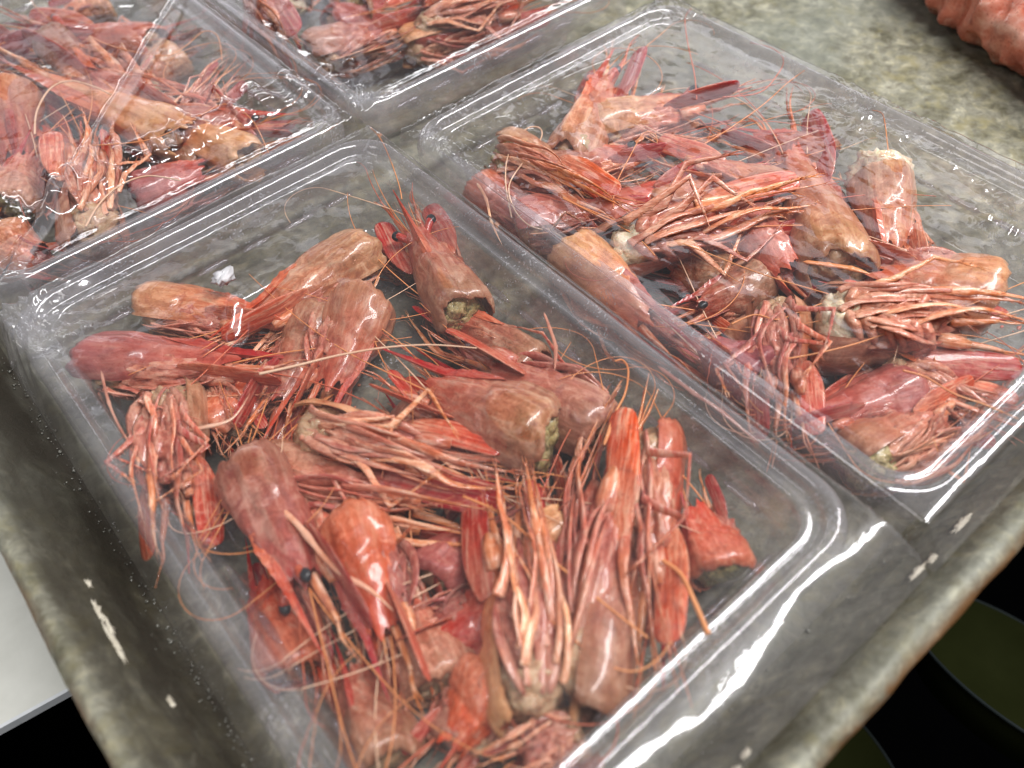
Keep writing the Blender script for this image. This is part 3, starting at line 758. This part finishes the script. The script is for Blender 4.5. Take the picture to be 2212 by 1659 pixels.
def shrimp_head(idx, tray, b, t, zb, zt, roll, tone, fleshk, label, **opts):
    rng = random.Random(idx * 97 + 13)
    B = at(b[0], b[1], zb); T = at(t[0], t[1], zt)
    d = T - B; Ln = float(np.linalg.norm(d)); f = d / Ln
    up = np.array([0, 0, 1.0]); left = np.cross(up, f); left /= np.linalg.norm(left); u2 = np.cross(f, left)
    r = math.radians(roll); dors = u2 * math.cos(r) + left * math.sin(r); yy = np.cross(dors, f)
    M = Matrix(((f[0] * Ln, yy[0] * Ln, dors[0] * Ln, B[0]), (f[1] * Ln, yy[1] * Ln, dors[1] * Ln, B[1]), (f[2] * Ln, yy[2] * Ln, dors[2] * Ln, B[2]), (0, 0, 0, 1)))
    root = empty('shrimp_head', M)
    tag(root, label, 'shrimp head', {'A': 'shrimp heads in the tray by the pan corner', 'B': 'shrimp heads in the tray by the bare metal',
                                    'C': 'shrimp heads under the zigzag film fold', 'D': 'shrimp heads in the furthest tray'}[tray])
    hw = .0104 * opts.get('fat', 1.0) / Ln
    head_parts(root, rng, hw, SHELL[tone], M_FLESH[fleshk], M_LEG if rng.random() < .62 else M_LEG2, opts)
    Mi = np.array(M.inverted())
    na = opts.get('ants', 2 if zb > -.019 else 1) + (zb > -.0125)
    for k in range(na):
        s = T * .35 + B * .65 + f * Ln * .35 + yy * hw * Ln * (.3 if k else -.3)
        a = rng.uniform(-.45, .45)
        dv = np.array([f[0] * math.cos(a) - f[1] * math.sin(a), f[0] * math.sin(a) + f[1] * math.cos(a)])
        P = antenna_path(rng, s, dv, rng.uniform(.035, .095), RECT[tray], s[2])
        Pl = (Mi[:3, :3] @ P.T).T + Mi[:3, 3]
        n = len(Pl); R = np.linspace(.00027, .00012, n) / Ln
        mesh_obj('antenna', *tube(Pl, R, 6), rng.choice([M_ANT, M_ANT, M_ANTR, M_ANT, M_ANTP]), root)
    return root

HI, MI, LO = -.0118, -.0175, -.0225
# tray, cut end (px), tip (px), z, z, roll, tone, tissue, label, options
HEADS = [
 # --- tray A, top layer
 ('A', (795, 550), (472, 742), HI, HI, -55, 'brown', 'beige', 'brownish head with a bright white glare streak across its red tip', dict(fat=1.05)),
 ('A', (198, 785), (645, 790), HI, HI, 60, 'purple', 'beige', 'dark purple smooth head beside the crumpled film end', dict(fat=1.0, ants=1)),
 ('A', (1005, 680), (868, 430), HI, -.009, 12, 'brown', 'olive', 'upright brown head showing an olive green cut end and red spiked beak', dict(eyes=True, fat=1.1, flesh_in=-.02)),
 ('A', (785, 655), (672, 925), HI, -.015, 70, 'orange', 'white', 'orange head hanging down from a white cut end beside the olive-ended head', dict(fat=1.15, cl=.7)),
 ('A', (1175, 965), (845, 800), HI, HI, -50, 'brown', 'olive', 'large beige-backed head in the middle of the tray with olive tissue', dict(fat=1.35, flesh_in=-.03)),
 ('A', (655, 930), (1100, 1045), HI, HI, 155, 'orange', 'beige', 'head on its back pointing a crimson scale at the middle of the tray', dict(fat=1.05)),
 ('A', (372, 862), (400, 1205), HI, -.014, 175, 'brown', 'beige', 'head lying belly up directly below the dark purple one', dict(fat=1.1, splay=.5)),
 ('A', (545, 1010), (712, 1425), HI, HI, -52, 'pink', 'beige', 'pink head with one round black eye and long jointed legs', dict(eyes=True, fat=1.1, splay=.5)),
 ('A', (765, 1130), (872, 1510), -.014, -.015, -65, 'red', 'beige', 'reddish head just beside the one with a black eye and long legs', dict(fat=1.05)),
 ('A', (1155, 1545), (1090, 1055), HI, HI, 168, 'orange', 'beige', 'big head belly up with parallel coral leg straps, scales pointing at the centre', dict(fat=1.15, splay=.05)),
 ('A', (1262, 1505), (1372, 900), HI, -.010, -120, 'brown', 'beige', 'long pale head with a raised blade of a scale beside the belly-up one', dict(fat=1.1, splay=.1)),
 ('A', (1405, 950), (1436, 1440), HI, HI, 140, 'red', 'beige', 'head with a bright red rounded end and scales pointing at the tray front', dict(fat=1.05)),
 # --- tray A, beneath
 ('A', (322, 665), (640, 700), MI, MI, 75, 'orange', 'beige', 'orange-rimmed cut end sticking out under the glare-streaked head', dict(fat=.95)),
 ('A', (690, 690), (545, 960), MI, MI, 60, 'brown', 'olive', 'brown head with a deep red tip squeezed beside the white-ended orange head', dict()),
 ('A', (1152, 800), (930, 640), MI, MI, -30, 'brown', 'dark', 'head with a dark hollow cut end beneath the olive-ended head', dict(flesh_in=.12, fat=.9)),
 ('A', (1300, 925), (960, 765), -.015, MI, 100, 'pink', 'beige', 'pink head running behind the large beige-backed head', dict(fat=1.1)),
 ('A', (590, 1020), (1060, 1115), MI, -.015, 120, 'pink', 'beige', 'pale streaked head under the crimson-scaled one on its back', dict(fat=1.0)),
 ('A', (1562, 1240), (1480, 1040), MI, -.014, 40, 'red', 'olive', 'red head with a rough olive cut end nearest the front corner of its tray', dict(fat=1.0, flesh_in=-.03)),
 ('A', (1190, 1240), (1150, 1000), LO, LO, 20, 'orange', 'beige', 'short head part-hidden under the coral leg straps of the big belly-up head', dict(fat=1.1)),
 ('A', (1060, 1470), (915, 1680), MI, MI, 30, 'red', 'beige', 'deep crimson head at the bottom edge of the picture', dict(fat=1.0)),
 ('A', (1075, 1330), (870, 1430), LO, MI, 80, 'red', 'beige', 'dark red scales poking out beside the coral leg straps', dict()),
 ('A', (845, 1650), (735, 1360), LO, LO, 15, 'brown', 'beige', 'dull brown head low in the tray below the black-eyed pink head', dict(fat=1.0)),
 ('A', (1260, 1600), (1060, 1700), MI, MI, 170, 'pink', 'beige', 'head at the bottom edge with a sheaf of bent pink legs', dict(splay=.5)),
 ('A', (930, 1260), (1060, 1110), LO, LO, -30, 'purple', 'beige', 'dusky head deep in the middle under crossing legs', dict()),
 ('A', (1010, 1010), (850, 830), LO, MI, 110, 'red', 'beige', 'thin red blades under the near side of the beige-backed head', dict()),
 ('A', (905, 575), (800, 545), LO, LO, -80, 'orange', 'beige', 'small brown stub between the glare-streaked head and the olive-ended head', dict(fat=.8, rostrum=False, ants=0)),
 ('A', (480, 840), (560, 960), LO, LO, 150, 'purple', 'beige', 'shadowed head in the dark gap beside the belly-up one', dict()),
 ('A', (640, 1450), (560, 1180), LO, LO, 60, 'red', 'beige', 'head lying under the black-eyed pink one against the tray wall', dict(fat=.9)),
 ('A', (1330, 1380), (1330, 1100), LO, LO, 20, 'purple', 'beige', 'dark head wedged between the raised blade and the bright red end', dict()),
 ('A', (1000, 1620), (1090, 1400), LO, LO, 130, 'pink', 'beige', 'head under the crimson one at the bottom edge', dict()),
 ('A', (800, 1010), (700, 1180), LO, LO, 150, 'pink', 'beige', 'head low between the crimson-scaled one and the reddish one', dict()),
 # --- tray B
 ('B', (1232, 350), (1330, 105), HI, -.006, 25, 'pink', 'beige', 'pink head standing up with a pointed beak, black eye and amber blob', dict(eyes=True, fat=1.05, rl=.8)),
 ('B', (1275, 285), (1590, 205), -.013, HI, 70, 'brown', 'beige', 'brown head with two black eyes beside the upstanding pink head', dict(eyes=True, fat=1.1, spread=1.5)),
 ('B', (1190, 385), (1435, 318), -.013, HI, 60, 'pink', 'beige', 'narrow pink head with a black eye under the two-eyed brown one', dict(eyes=True, fat=.95)),
 ('B', (1088, 330), (1335, 472), HI, HI, 120, 'brown', 'olive', 'yellow-backed head with hairy jaw legs near the shared tray rims', dict(fat=1.1)),
 ('B', (1700, 430), (1412, 322), HI, HI, -95, 'orange', 'beige', 'salmon head whose red scale points at the shared tray corner', dict(fat=.95)),
 ('B', (1322, 545), (1738, 455), HI, -.009, 150, 'orange', 'white', 'head on its side with a bright red tapering scale and comb of legs', dict(comb=True, fat=1.15, splay=.35)),
 ('B', (1232, 552), (1505, 765), -.013, MI, 20, 'orange', 'white', 'pale orange head pressed along the tray rim shared with the nearer tray', dict(fat=1.15)),
 ('B', (1815, 590), (1688, 255), HI, HI, 35, 'brown', 'beige', 'translucent brown shell with a see-through rounded back', dict(fat=1.35, cl=.72, rostrum=False)),
 ('B', (1905, 392), (1932, 640), HI, -.015, -40, 'brown', 'white', 'head capped with a lump of white meat', dict(fat=1.15, bulge=True)),
 ('B', (2130, 640), (1775, 590), HI, HI, 70, 'orange', 'beige', 'big salmon head with a rounded beige back facing the tray middle', dict(fat=1.35)),
 ('B', (1765, 705), (2195, 745), HI, HI, 172, 'pink', 'white', 'head belly up with long curved red-lined legs swept to one side', dict(comb=True, fat=1.4, splay=.1)),
 ('B', (1600, 490), (1755, 645), -.013, -.012, 30, 'purple', 'beige', 'maroon head with a blunt purple end under the tapering red scale', dict(fat=1.0, rostrum=False, ants=0)),
 ('B', (1640, 840), (1490, 720), MI, MI, 20, 'purple', 'beige', 'shiny purple shell against the rim shared with the nearer tray', dict(fat=1.3)),
 ('B', (1675, 670), (1697, 965), HI, HI, 160, 'orange', 'beige', 'splayed orange head crossing from the tapering scale to the shared rim', dict(fat=.95, splay=.6)),
 ('B', (1960, 860), (1690, 925), MI, -.014, -80, 'purple', 'beige', 'head with a wide purplish scale below the swept legs', dict(fat=1.05)),
 ('B', (1855, 1005), (2090, 850), MI, MI, 120, 'orange', 'olive', 'head nearest the front corner with yellowish spilled tissue', dict(fat=1.1, flesh_in=-.05)),
 ('B', (1640, 615), (1435, 690), MI, MI, -30, 'brown', 'olive', 'head with a black eye half hidden by curling antennae', dict(eyes=True)),
 ('B', (1300, 490), (1520, 375), MI, MI, 90, 'red', 'beige', 'red and purple scales lying under the salmon head', dict()),
 ('B', (1650, 470), (1370, 520), MI, MI, 60, 'brown', 'beige', 'brownish head beneath the one with the tapering red scale', dict(fat=1.1)),
 ('B', (1790, 360), (1560, 290), MI, MI, -50, 'pink', 'beige', 'head behind the salmon one near the tray back', dict()),
 ('B', (1120, 490), (1400, 450), MI, MI, 80, 'purple', 'beige', 'dark pink head under the yellow-backed one', dict()),
 ('B', (1032, 405), (1180, 500), MI, LO, 20, 'red', 'white', 'stubby pale cut end tight against the shared rim', dict(fat=.9)),
 ('B', (1900, 810), (2185, 905), MI, MI, 150, 'red', 'beige', 'red head under the swept legs beside the outer wall', dict()),
 ('B', (1560, 610), (1400, 560), LO, LO, 0, 'brown', 'beige', 'head deep in the middle under the comb of legs', dict()),
 ('B', (1850, 700), (1700, 790), LO, LO, 0, 'purple', 'beige', 'dark head in the shade of the splayed orange one', dict()),
 ('B', (1500, 420), (1780, 440), LO, LO, 160, 'pink', 'beige', 'head at the bottom of the pile behind the tapering scale', dict()),
 ('B', (2050, 760), (1800, 900), LO, LO, 30, 'pink', 'beige', 'low head between the swept legs and the purplish scale', dict()),
 ('A', (930, 900), (770, 1080), LO, LO, 60, 'pink', 'beige', 'slim head under the crimson-scaled one, half buried among legs', dict()),
 ('A', (1210, 1130), (1010, 1240), MI, LO, 120, 'orange', 'beige', 'slim head crossing beneath the scales of the big belly-up head', dict()),
 ('A', (470, 930), (600, 780), LO, MI, 80, 'red', 'beige', 'slim red head under the tip of the dark purple one', dict()),
 ('A', (1390, 1250), (1290, 1480), LO, LO, 40, 'orange', 'beige', 'slim head beneath the scales of the bright red end', dict()),
 ('A', (960, 1480), (860, 1250), LO, LO, 30, 'pink', 'beige', 'slim head between the reddish one and the coral leg straps', dict()),
 ('B', (1420, 470), (1640, 370), MI, MI, 70, 'orange', 'beige', 'slim salmon head between the two central scales of its tray', dict()),
 ('B', (1600, 730), (1780, 880), LO, MI, 80, 'orange', 'beige', 'slim head under the splayed orange one near the shared rim', dict()),
 ('B', (2060, 620), (1900, 780), LO, LO, 60, 'red', 'beige', 'slim red head under the big salmon one', dict()),
 # --- tray C
 ('C', (335, 98), (28, 48), HI, HI, 30, 'red', 'beige', 'red head with a black eye pointing out near the top corner', dict(eyes=True, fat=.95)),
 ('C', (115, 95), (280, 235), HI, MI, 20, 'brown', 'white', 'brown rounded shell just below the red head with the black eye', dict(fat=1.0, ants=1)),
 ('C', (400, 300), (8, 122), HI, HI, 60, 'orange', 'beige', 'long salmon head ending in a pale square-tipped scale', dict(fat=1.05)),
 ('C', (20, 215), (60, 430), HI, MI, 20, 'orange', 'beige', 'big smooth orange shell cut by the picture edge', dict(fat=1.3)),
 ('C', (30, 455), (85, 300), MI, HI, 20, 'pink', 'olive', 'pink head pointing up beside the big smooth orange shell', dict()),
 ('C', (205, 520), (185, 290), HI, HI, 150, 'pink', 'beige', 'head with straight orange straps across the zigzag fold', dict(fat=1.2)),
 ('C', (540, 345), (262, 215), -.013, HI, 80, 'orange', 'beige', 'streaked salmon head crossing under the zigzag fold', dict(fat=1.0)),
 ('C', (375, 285), (642, 258), HI, HI, 30, 'pink', 'beige', 'slim head with an orange tip pointing at the tray corner', dict(eyes=True, fat=.9)),
 ('C', (385, 130), (270, 200), MI, MI, 10, 'brown', 'olive', 'head with greenish tissue behind the film seam', dict(flesh_in=-.04)),
 ('C', (400, 275), (505, 165), MI, HI, 160, 'red', 'beige', 'tuft of red legs standing above the slim orange-tipped head', dict(splay=.7)),
 ('C', (15, 540), (130, 560), MI, MI, 0, 'orange', 'olive', 'orange and olive shell in the near corner under the crumple', dict(fat=1.2)),
 ('C', (300, 430), (500, 350), MI, MI, 30, 'purple', 'beige', 'shadowy purple head below the zigzag fold', dict(fat=1.0)),
 ('C', (100, 112), (-70, 92), MI, MI, 60, 'purple', 'beige', 'dull pink head leaving the picture under the black-eyed red one', dict()),
 ('C', (230, 5), (120, 45), MI, MI, 60, 'orange', 'white', 'pale and orange cut end at the top edge of the picture', dict()),
 ('C', (10, 400), (-90, 520), MI, MI, 60, 'brown', 'white', 'head with pale guts at the picture edge', dict()),
 ('C', (330, 210), (180, 180), MI, MI, 100, 'red', 'beige', 'thin red legs and shell behind the salmon square-tipped head', dict()),
 ('C', (450, 370), (300, 290), LO, LO, 0, 'brown', 'beige', 'dark head lying under the streaked salmon one', dict()),
 ('C', (190, 380), (60, 260), LO, LO, 30, 'purple', 'beige', 'low head under the long salmon one', dict()),
 ('C', (270, 130), (420, 60), LO, LO, 30, 'brown', 'beige', 'low head behind the red black-eyed one, towards the seam', dict()),
 # --- tray D
 ('D', (680, 122), (905, 40), HI, HI, 70, 'pink', 'beige', 'pink head beside the glittering film crumple', dict(fat=1.15)),
 ('D', (560, -30), (642, 112), HI, HI, 120, 'red', 'beige', 'red head running down to the glittering crumple', dict(splay=.4)),
 ('D', (880, 105), (1130, 40), MI, MI, 90, 'orange', 'beige', 'orange cut end along the near wall of the furthest tray', dict()),
 ('D', (765, 25), (745, -90), MI, MI, 10, 'brown', 'olive', 'greenish cut end at the top edge of the picture', dict()),
 ('D', (640, 10), (560, -80), MI, MI, 10, 'orange', 'white', 'pale beige cut end at the top edge beside the red head', dict()),
 ('D', (900, 70), (1190, 2), HI, HI, 150, 'red', 'beige', 'long red head along the top edge of the picture', dict(splay=.5)),
 ('D', (1010, -40), (860, 30), HI, HI, 30, 'orange', 'beige', 'pale orange head cut off by the top edge', dict()),
 ('D', (720, 60), (860, 0), LO, LO, 0, 'purple', 'beige', 'dark head beneath the pink one near the crumple', dict()),
 ('D', (1000, 60), (1100, -30), LO, LO, 0, 'red', 'beige', 'low red head below the long one along the top edge', dict()),
]
for i, (tr, b, t, zb, zt, roll, tone, fk, lab, op) in enumerate(HEADS):
    shrimp_head(i, tr, b, t, zb, zt, roll, tone, fk, lab, **op)

# ------------------------------------------------------------------ loose bits
for key, where in (('A', 'the tray nearest the pan corner'), ('B', 'the tray beside the bare metal')):
    x0, x1, y0, y1 = RECT[key]; rng = random.Random(ord(key)); mb = MB()
    for i in range(260):
        x = rng.uniform(x0 + .022, x1 - .022); y = rng.uniform(y0 + .022, y1 - .022); r = rng.uniform(.0002, .0008) * (1 if rng.random() < .85 else 1.8)
        mb.add(*blob((x, y, -.0302), (r * rng.uniform(.6, 1.6), r, r * .45), 8, 6, .6, 3, i))
    for i in range(90):
        x = rng.uniform(x0 + .024, x1 - .024); y = rng.uniform(y0 + .024, y1 - .024); a = rng.uniform(0, 6.28); l = rng.uniform(.003, .012); k = rng.uniform(-1.2, 1.2)
        mb.add(*tube(smooth_path([(x, y, -.0300), (x + l * .5 * math.cos(a), y + l * .5 * math.sin(a), -.0290), (x + l * math.cos(a + k * .5), y + l * math.sin(a + k * .5), -.0299)], 8), np.linspace(.00016, .00006, 8), 5))
    tag(mb.build('shell_crumbs', M_LEG2), 'tiny shell crumbs and broken hairs on the floor of ' + where, 'crumbs', kind='stuff')
def strand(name, pts, z, r0, r1, m, label, cat, group=None, flat=None, n=60):
    zs = z if isinstance(z, (list, tuple)) else [z] * len(pts)
    P = smooth_path([at(x, y, zz) for (x, y), zz in zip(pts, zs)], n)
    c = P.mean(axis=0); k = np.linspace(r0, r1, n)
    if name == 'leg_fragment':
        u = np.linspace(0, 1, n); k = k * (1 - .85 * np.exp(-(u / .05) ** 2)) * np.clip((1 - u) / .25, .06, 1) ** .8
        k = k * (1 + .35 * np.exp(-((u - .33) / .03) ** 2) + .30 * np.exp(-((u - .66) / .03) ** 2)) * .85
    V, F = tube(P - c, k, 8, flat=flat); o = mesh_obj(name, V, F, m); o.location = c
    return tag(o, label, cat, group)
G = 'broken antennae lying over the shrimp heads'
ZT = -.0022
strand('broken_antenna', [(560, 808), (640, 790), (730, 768), (830, 751), (930, 745), (1030, 752)], ZT, .0005, .00022, M_ANTP, 'long pale straw-coloured antenna across the white-ended orange head', 'antenna', G)
strand('broken_antenna', [(1000, 1072), (1090, 1115), (1200, 1215), (1300, 1300), (1400, 1378)], ZT, .00042, .00028, M_ANT, 'straight orange antenna over the big belly-up head', 'antenna', G)
strand('broken_antenna', [(1190, 1340), (1250, 1390), (1310, 1435), (1370, 1450), (1420, 1425), (1450, 1385)], ZT, .0003, .0002, M_ANT, 'thin orange antenna curving under the raised blade', 'antenna', G)
strand('broken_antenna', [(1215, 425), (1260, 448), (1360, 488), (1480, 528), (1640, 590), (1790, 635)], ZT, .0003, .0002, M_ANT, 'orange antenna running the width of the tray from the hairy jaw legs', 'antenna', G)
strand('broken_antenna', [(1215, 428), (1290, 465), (1350, 495), (1385, 520), (1415, 552)], ZT, .0003, .0002, M_ANT, 'shorter orange antenna beside the one crossing the whole tray', 'antenna', G)
strand('broken_antenna', [(1105, 470), (1092, 390), (1100, 330), (1135, 280), (1165, 276), (1168, 300), (1130, 350), (1100, 400), (1110, 450), (1140, 485), (1172, 496)], [ZT - .002, ZT, ZT, ZT, ZT, ZT, ZT, ZT, ZT, ZT - .001, ZT - .002], .00032, .00028, M_ANTP, 'pale looped antenna over the yellow-backed head', 'antenna', G, n=110)
strand('broken_antenna', [(1325, 450), (1330, 400), (1365, 330), (1390, 288), (1415, 290), (1420, 310)], ZT, .0003, .0002, M_ANT, 'small hooked orange antenna above the narrow black-eyed head', 'antenna', G)
strand('broken_antenna', [(1520, 312), (1580, 275), (1650, 225), (1700, 180), (1738, 152)], ZT, .00032, .0002, M_ANT, 'straight orange antenna reaching the far rim past the two-eyed head', 'antenna', G)
strand('broken_antenna', [(1560, 210), (1640, 200), (1680, 160), (1692, 130), (1670, 105), (1620, 92)], ZT, .0003, .00018, M_ANTR, 'red antenna hooking back along the outer film edge', 'antenna', G)
strand('broken_antenna', [(1505, 215), (1500, 160), (1485, 90), (1480, 40), (1492, 20)], ZT, .0003, .0002, M_ANTR, 'red antenna rising to the outer tray corner', 'antenna', G)
strand('broken_antenna', [(1925, 365), (1918, 320), (1912, 270), (1905, 245), (1885, 238)], ZT, .00028, .0002, M_ANT, 'short orange antenna above the white meat cap', 'antenna', G)
strand('broken_antenna', [(1440, 490), (1560, 492), (1700, 487), (1800, 490), (1850, 510), (1870, 545)], ZT, .0003, .0002, M_ANT, 'orange antenna across the tapering red scale and translucent shell', 'antenna', G)
strand('broken_antenna', [(1330, 900), (1318, 930), (1305, 960), (1325, 900), (1350, 850), (1357, 800), (1345, 778), (1328, 780)], ZT, .00042, .00028, M_ANT, 'thick hooked orange antenna standing beside the raised blade', 'antenna', G, n=80)
strand('broken_antenna', [(800, 275), (822, 300), (845, 350), (862, 400), (868, 430)], ZT, .0002, .00026, M_ANT, 'fine orange antenna from the olive-ended head to its tray corner', 'antenna', G)
strand('broken_antenna', [(75, 290), (80, 240), (110, 190), (155, 175), (210, 190), (240, 205)], ZT, .00045, .00035, M_ANTP, 'pale arched antenna over the long salmon head', 'antenna', G)
strand('broken_antenna', [(185, 490), (215, 440), (260, 400), (320, 380), (390, 390)], ZT, .0004, .0003, M_ANTP, 'pale arched antenna below the zigzag fold', 'antenna', G)
strand('broken_antenna', [(195, 78), (230, 95), (290, 112), (360, 120), (400, 100), (440, 68), (470, 78), (480, 130)], ZT, .00028, .0002, M_ANT, 'wavy orange antenna behind the film seam', 'antenna', G)
strand('broken_antenna', [(190, 315), (330, 300), (430, 250), (490, 225), (545, 260), (580, 330)], ZT, .00026, .0002, M_ANT, 'thin orange antenna arching over the tuft of red legs', 'antenna', G)
strand('broken_antenna', [(1700, 775), (1770, 762), (1850, 742), (1960, 705), (2090, 660), (2212, 610)], ZT, .0003, .0002, M_ANT, 'orange antenna over the swept legs', 'antenna', G)
strand('broken_antenna', [(1950, 800), (2000, 815), (2060, 850), (2130, 875), (2200, 905)], ZT, .0004, .0002, M_ANT, 'orange antenna crossing the outer wall below the swept legs', 'antenna', G)
strand('broken_antenna', [(1580, 700), (1630, 680), (1680, 690), (1730, 672), (1790, 650)], ZT, .0003, .0002, M_ANT, 'orange antenna over the splayed orange head', 'antenna', G)
strand('broken_antenna', [(1430, 1210), (1470, 1240), (1500, 1300), (1530, 1370)], ZT, .0006, .0008, M_ANT, 'thick brown-orange antenna stump near the front corner', 'antenna', G)
strand('leg_fragment', [(1175, 675), (1188, 710), (1200, 750), (1198, 800)], -.004, .0005, .0009, M_LEG, 'loose peach leg fragment on the empty floor by the shared rim', 'leg fragment', 'loose leg fragments', flat=.5)
strand('leg_fragment', [(1030, 395), (1050, 430), (1062, 480), (1085, 530)], -.004, .0008, .0004, M_LEG, 'loose leg fragment standing at the shared rim', 'leg fragment', 'loose leg fragments', flat=.5)
strand('leg_fragment', [(1420, 790), (1500, 850), (1560, 890), (1640, 960)], -.001, .0009, .0007, M_LEG, 'peach leg fragment trapped along the shared rims', 'leg fragment', 'loose leg fragments', flat=.5)
strand('leg_fragment', [(1735, 565), (1790, 572), (1840, 580), (1880, 592)], -.003, .0010, .0012, M_ANT, 'orange pincer above the coral blob', 'leg fragment', 'loose leg fragments', flat=.6)
strand('leg_fragment', [(300, 1010), (295, 960), (350, 940), (430, 925), (500, 905), (540, 850)], -.003, .0011, .0005, M_LEG, 'bent jointed leg across the belly-up head below the purple one', 'leg fragment', 'loose leg fragments', flat=.6)
strand('leg_fragment', [(575, 1075), (640, 1130), (720, 1225), (800, 1275), (850, 1320)], -.003, .0012, .0006, M_LEG, 'straight pink jointed leg over the black-eyed pink head', 'leg fragment', 'loose leg fragments', flat=.6)
strand('leg_fragment', [(218, 800), (235, 870), (262, 930), (290, 968)], -.002, .0006, .0004, M_LEG, 'thin peach leg against the wall by the dark purple head', 'leg fragment', 'loose leg fragments', flat=.6)
lump('ice_chip', at(483, 598, -.005), .0042, .0030, .002, .6, M_ICE, 3, 'frosty white ice chip above the glare-streaked head', 'ice', amp=.7)
lump('amber_blob', at(1253, 300, -.0035), .0032, .0062, .0026, -.35, M_AMBER, 4, 'translucent amber blob on the upstanding pink head', 'tissue')
lump('coral_blob', at(1848, 635, -.004), .0052, .0060, .0030, .2, M_CORAL, 6, 'glossy coral red blob beside the swept legs', 'tissue')

# pink block on the bare metal, top right corner of the picture
def pink_block():
    m = shrimp_shell('frozen_pink', (.64, .22, .15), (.62, .15, .10), (.60, .09, .055), (.84, .58, .47), .6, rough=.28, freq=(5, 9, 9), bstr=.4, dark=.5)
    a = at(1960, -30, -.02); b = at(2330, 250, -.02)
    d = (b - a); ln = np.linalg.norm(d); d /= ln; nrm = np.array([-d[1], d[0], 0])
    if nrm[0] < 0: nrm = -nrm
    c = (a + b) / 2 + nrm * .038; c[2] = ZF + .020
    M = Matrix(((d[0] * .1, nrm[0] * .1, 0, c[0]), (d[1] * .1, nrm[1] * .1, 0, c[1]), (0, 0, .1, c[2]), (0, 0, 0, 1)))
    V = []; F = []; nu, nv = 110, 60
    for i in range(nu + 1):
        u = -1 + 2 * i / nu
        env = (1 - abs(u) ** 5) ** .5
        for j in range(nv):
            th = 2 * math.pi * j / nv
            cx = math.copysign(abs(math.cos(th)) ** .7, math.cos(th)); cz = math.copysign(abs(math.sin(th)) ** .7, math.sin(th))
            k = 1 + .10 * mn.fractal(Vector((u * 9, math.cos(th) * 1.5, math.sin(th) * 1.5)), 1, 2, 4) + .035 * math.sin(u * 40 + 2 * math.sin(th * 2) + 3 * mn.noise(Vector((u * 5, th, 0))))
            V.append((u * .95, .38 * cx * env * k, max(-.19, .19 * cz * env * k)))
    for i in range(nu):
        for j in range(nv): F.append((i * nv + j, (i + 1) * nv + j, (i + 1) * nv + (j + 1) % nv, i * nv + (j + 1) % nv))
    o = mesh_obj('frozen_shrimp_block', V, F, m); o.matrix_world = M
    tag(o, 'lumpy pink frozen shrimp block on the bare metal at the picture corner', 'frozen block')
pink_block()
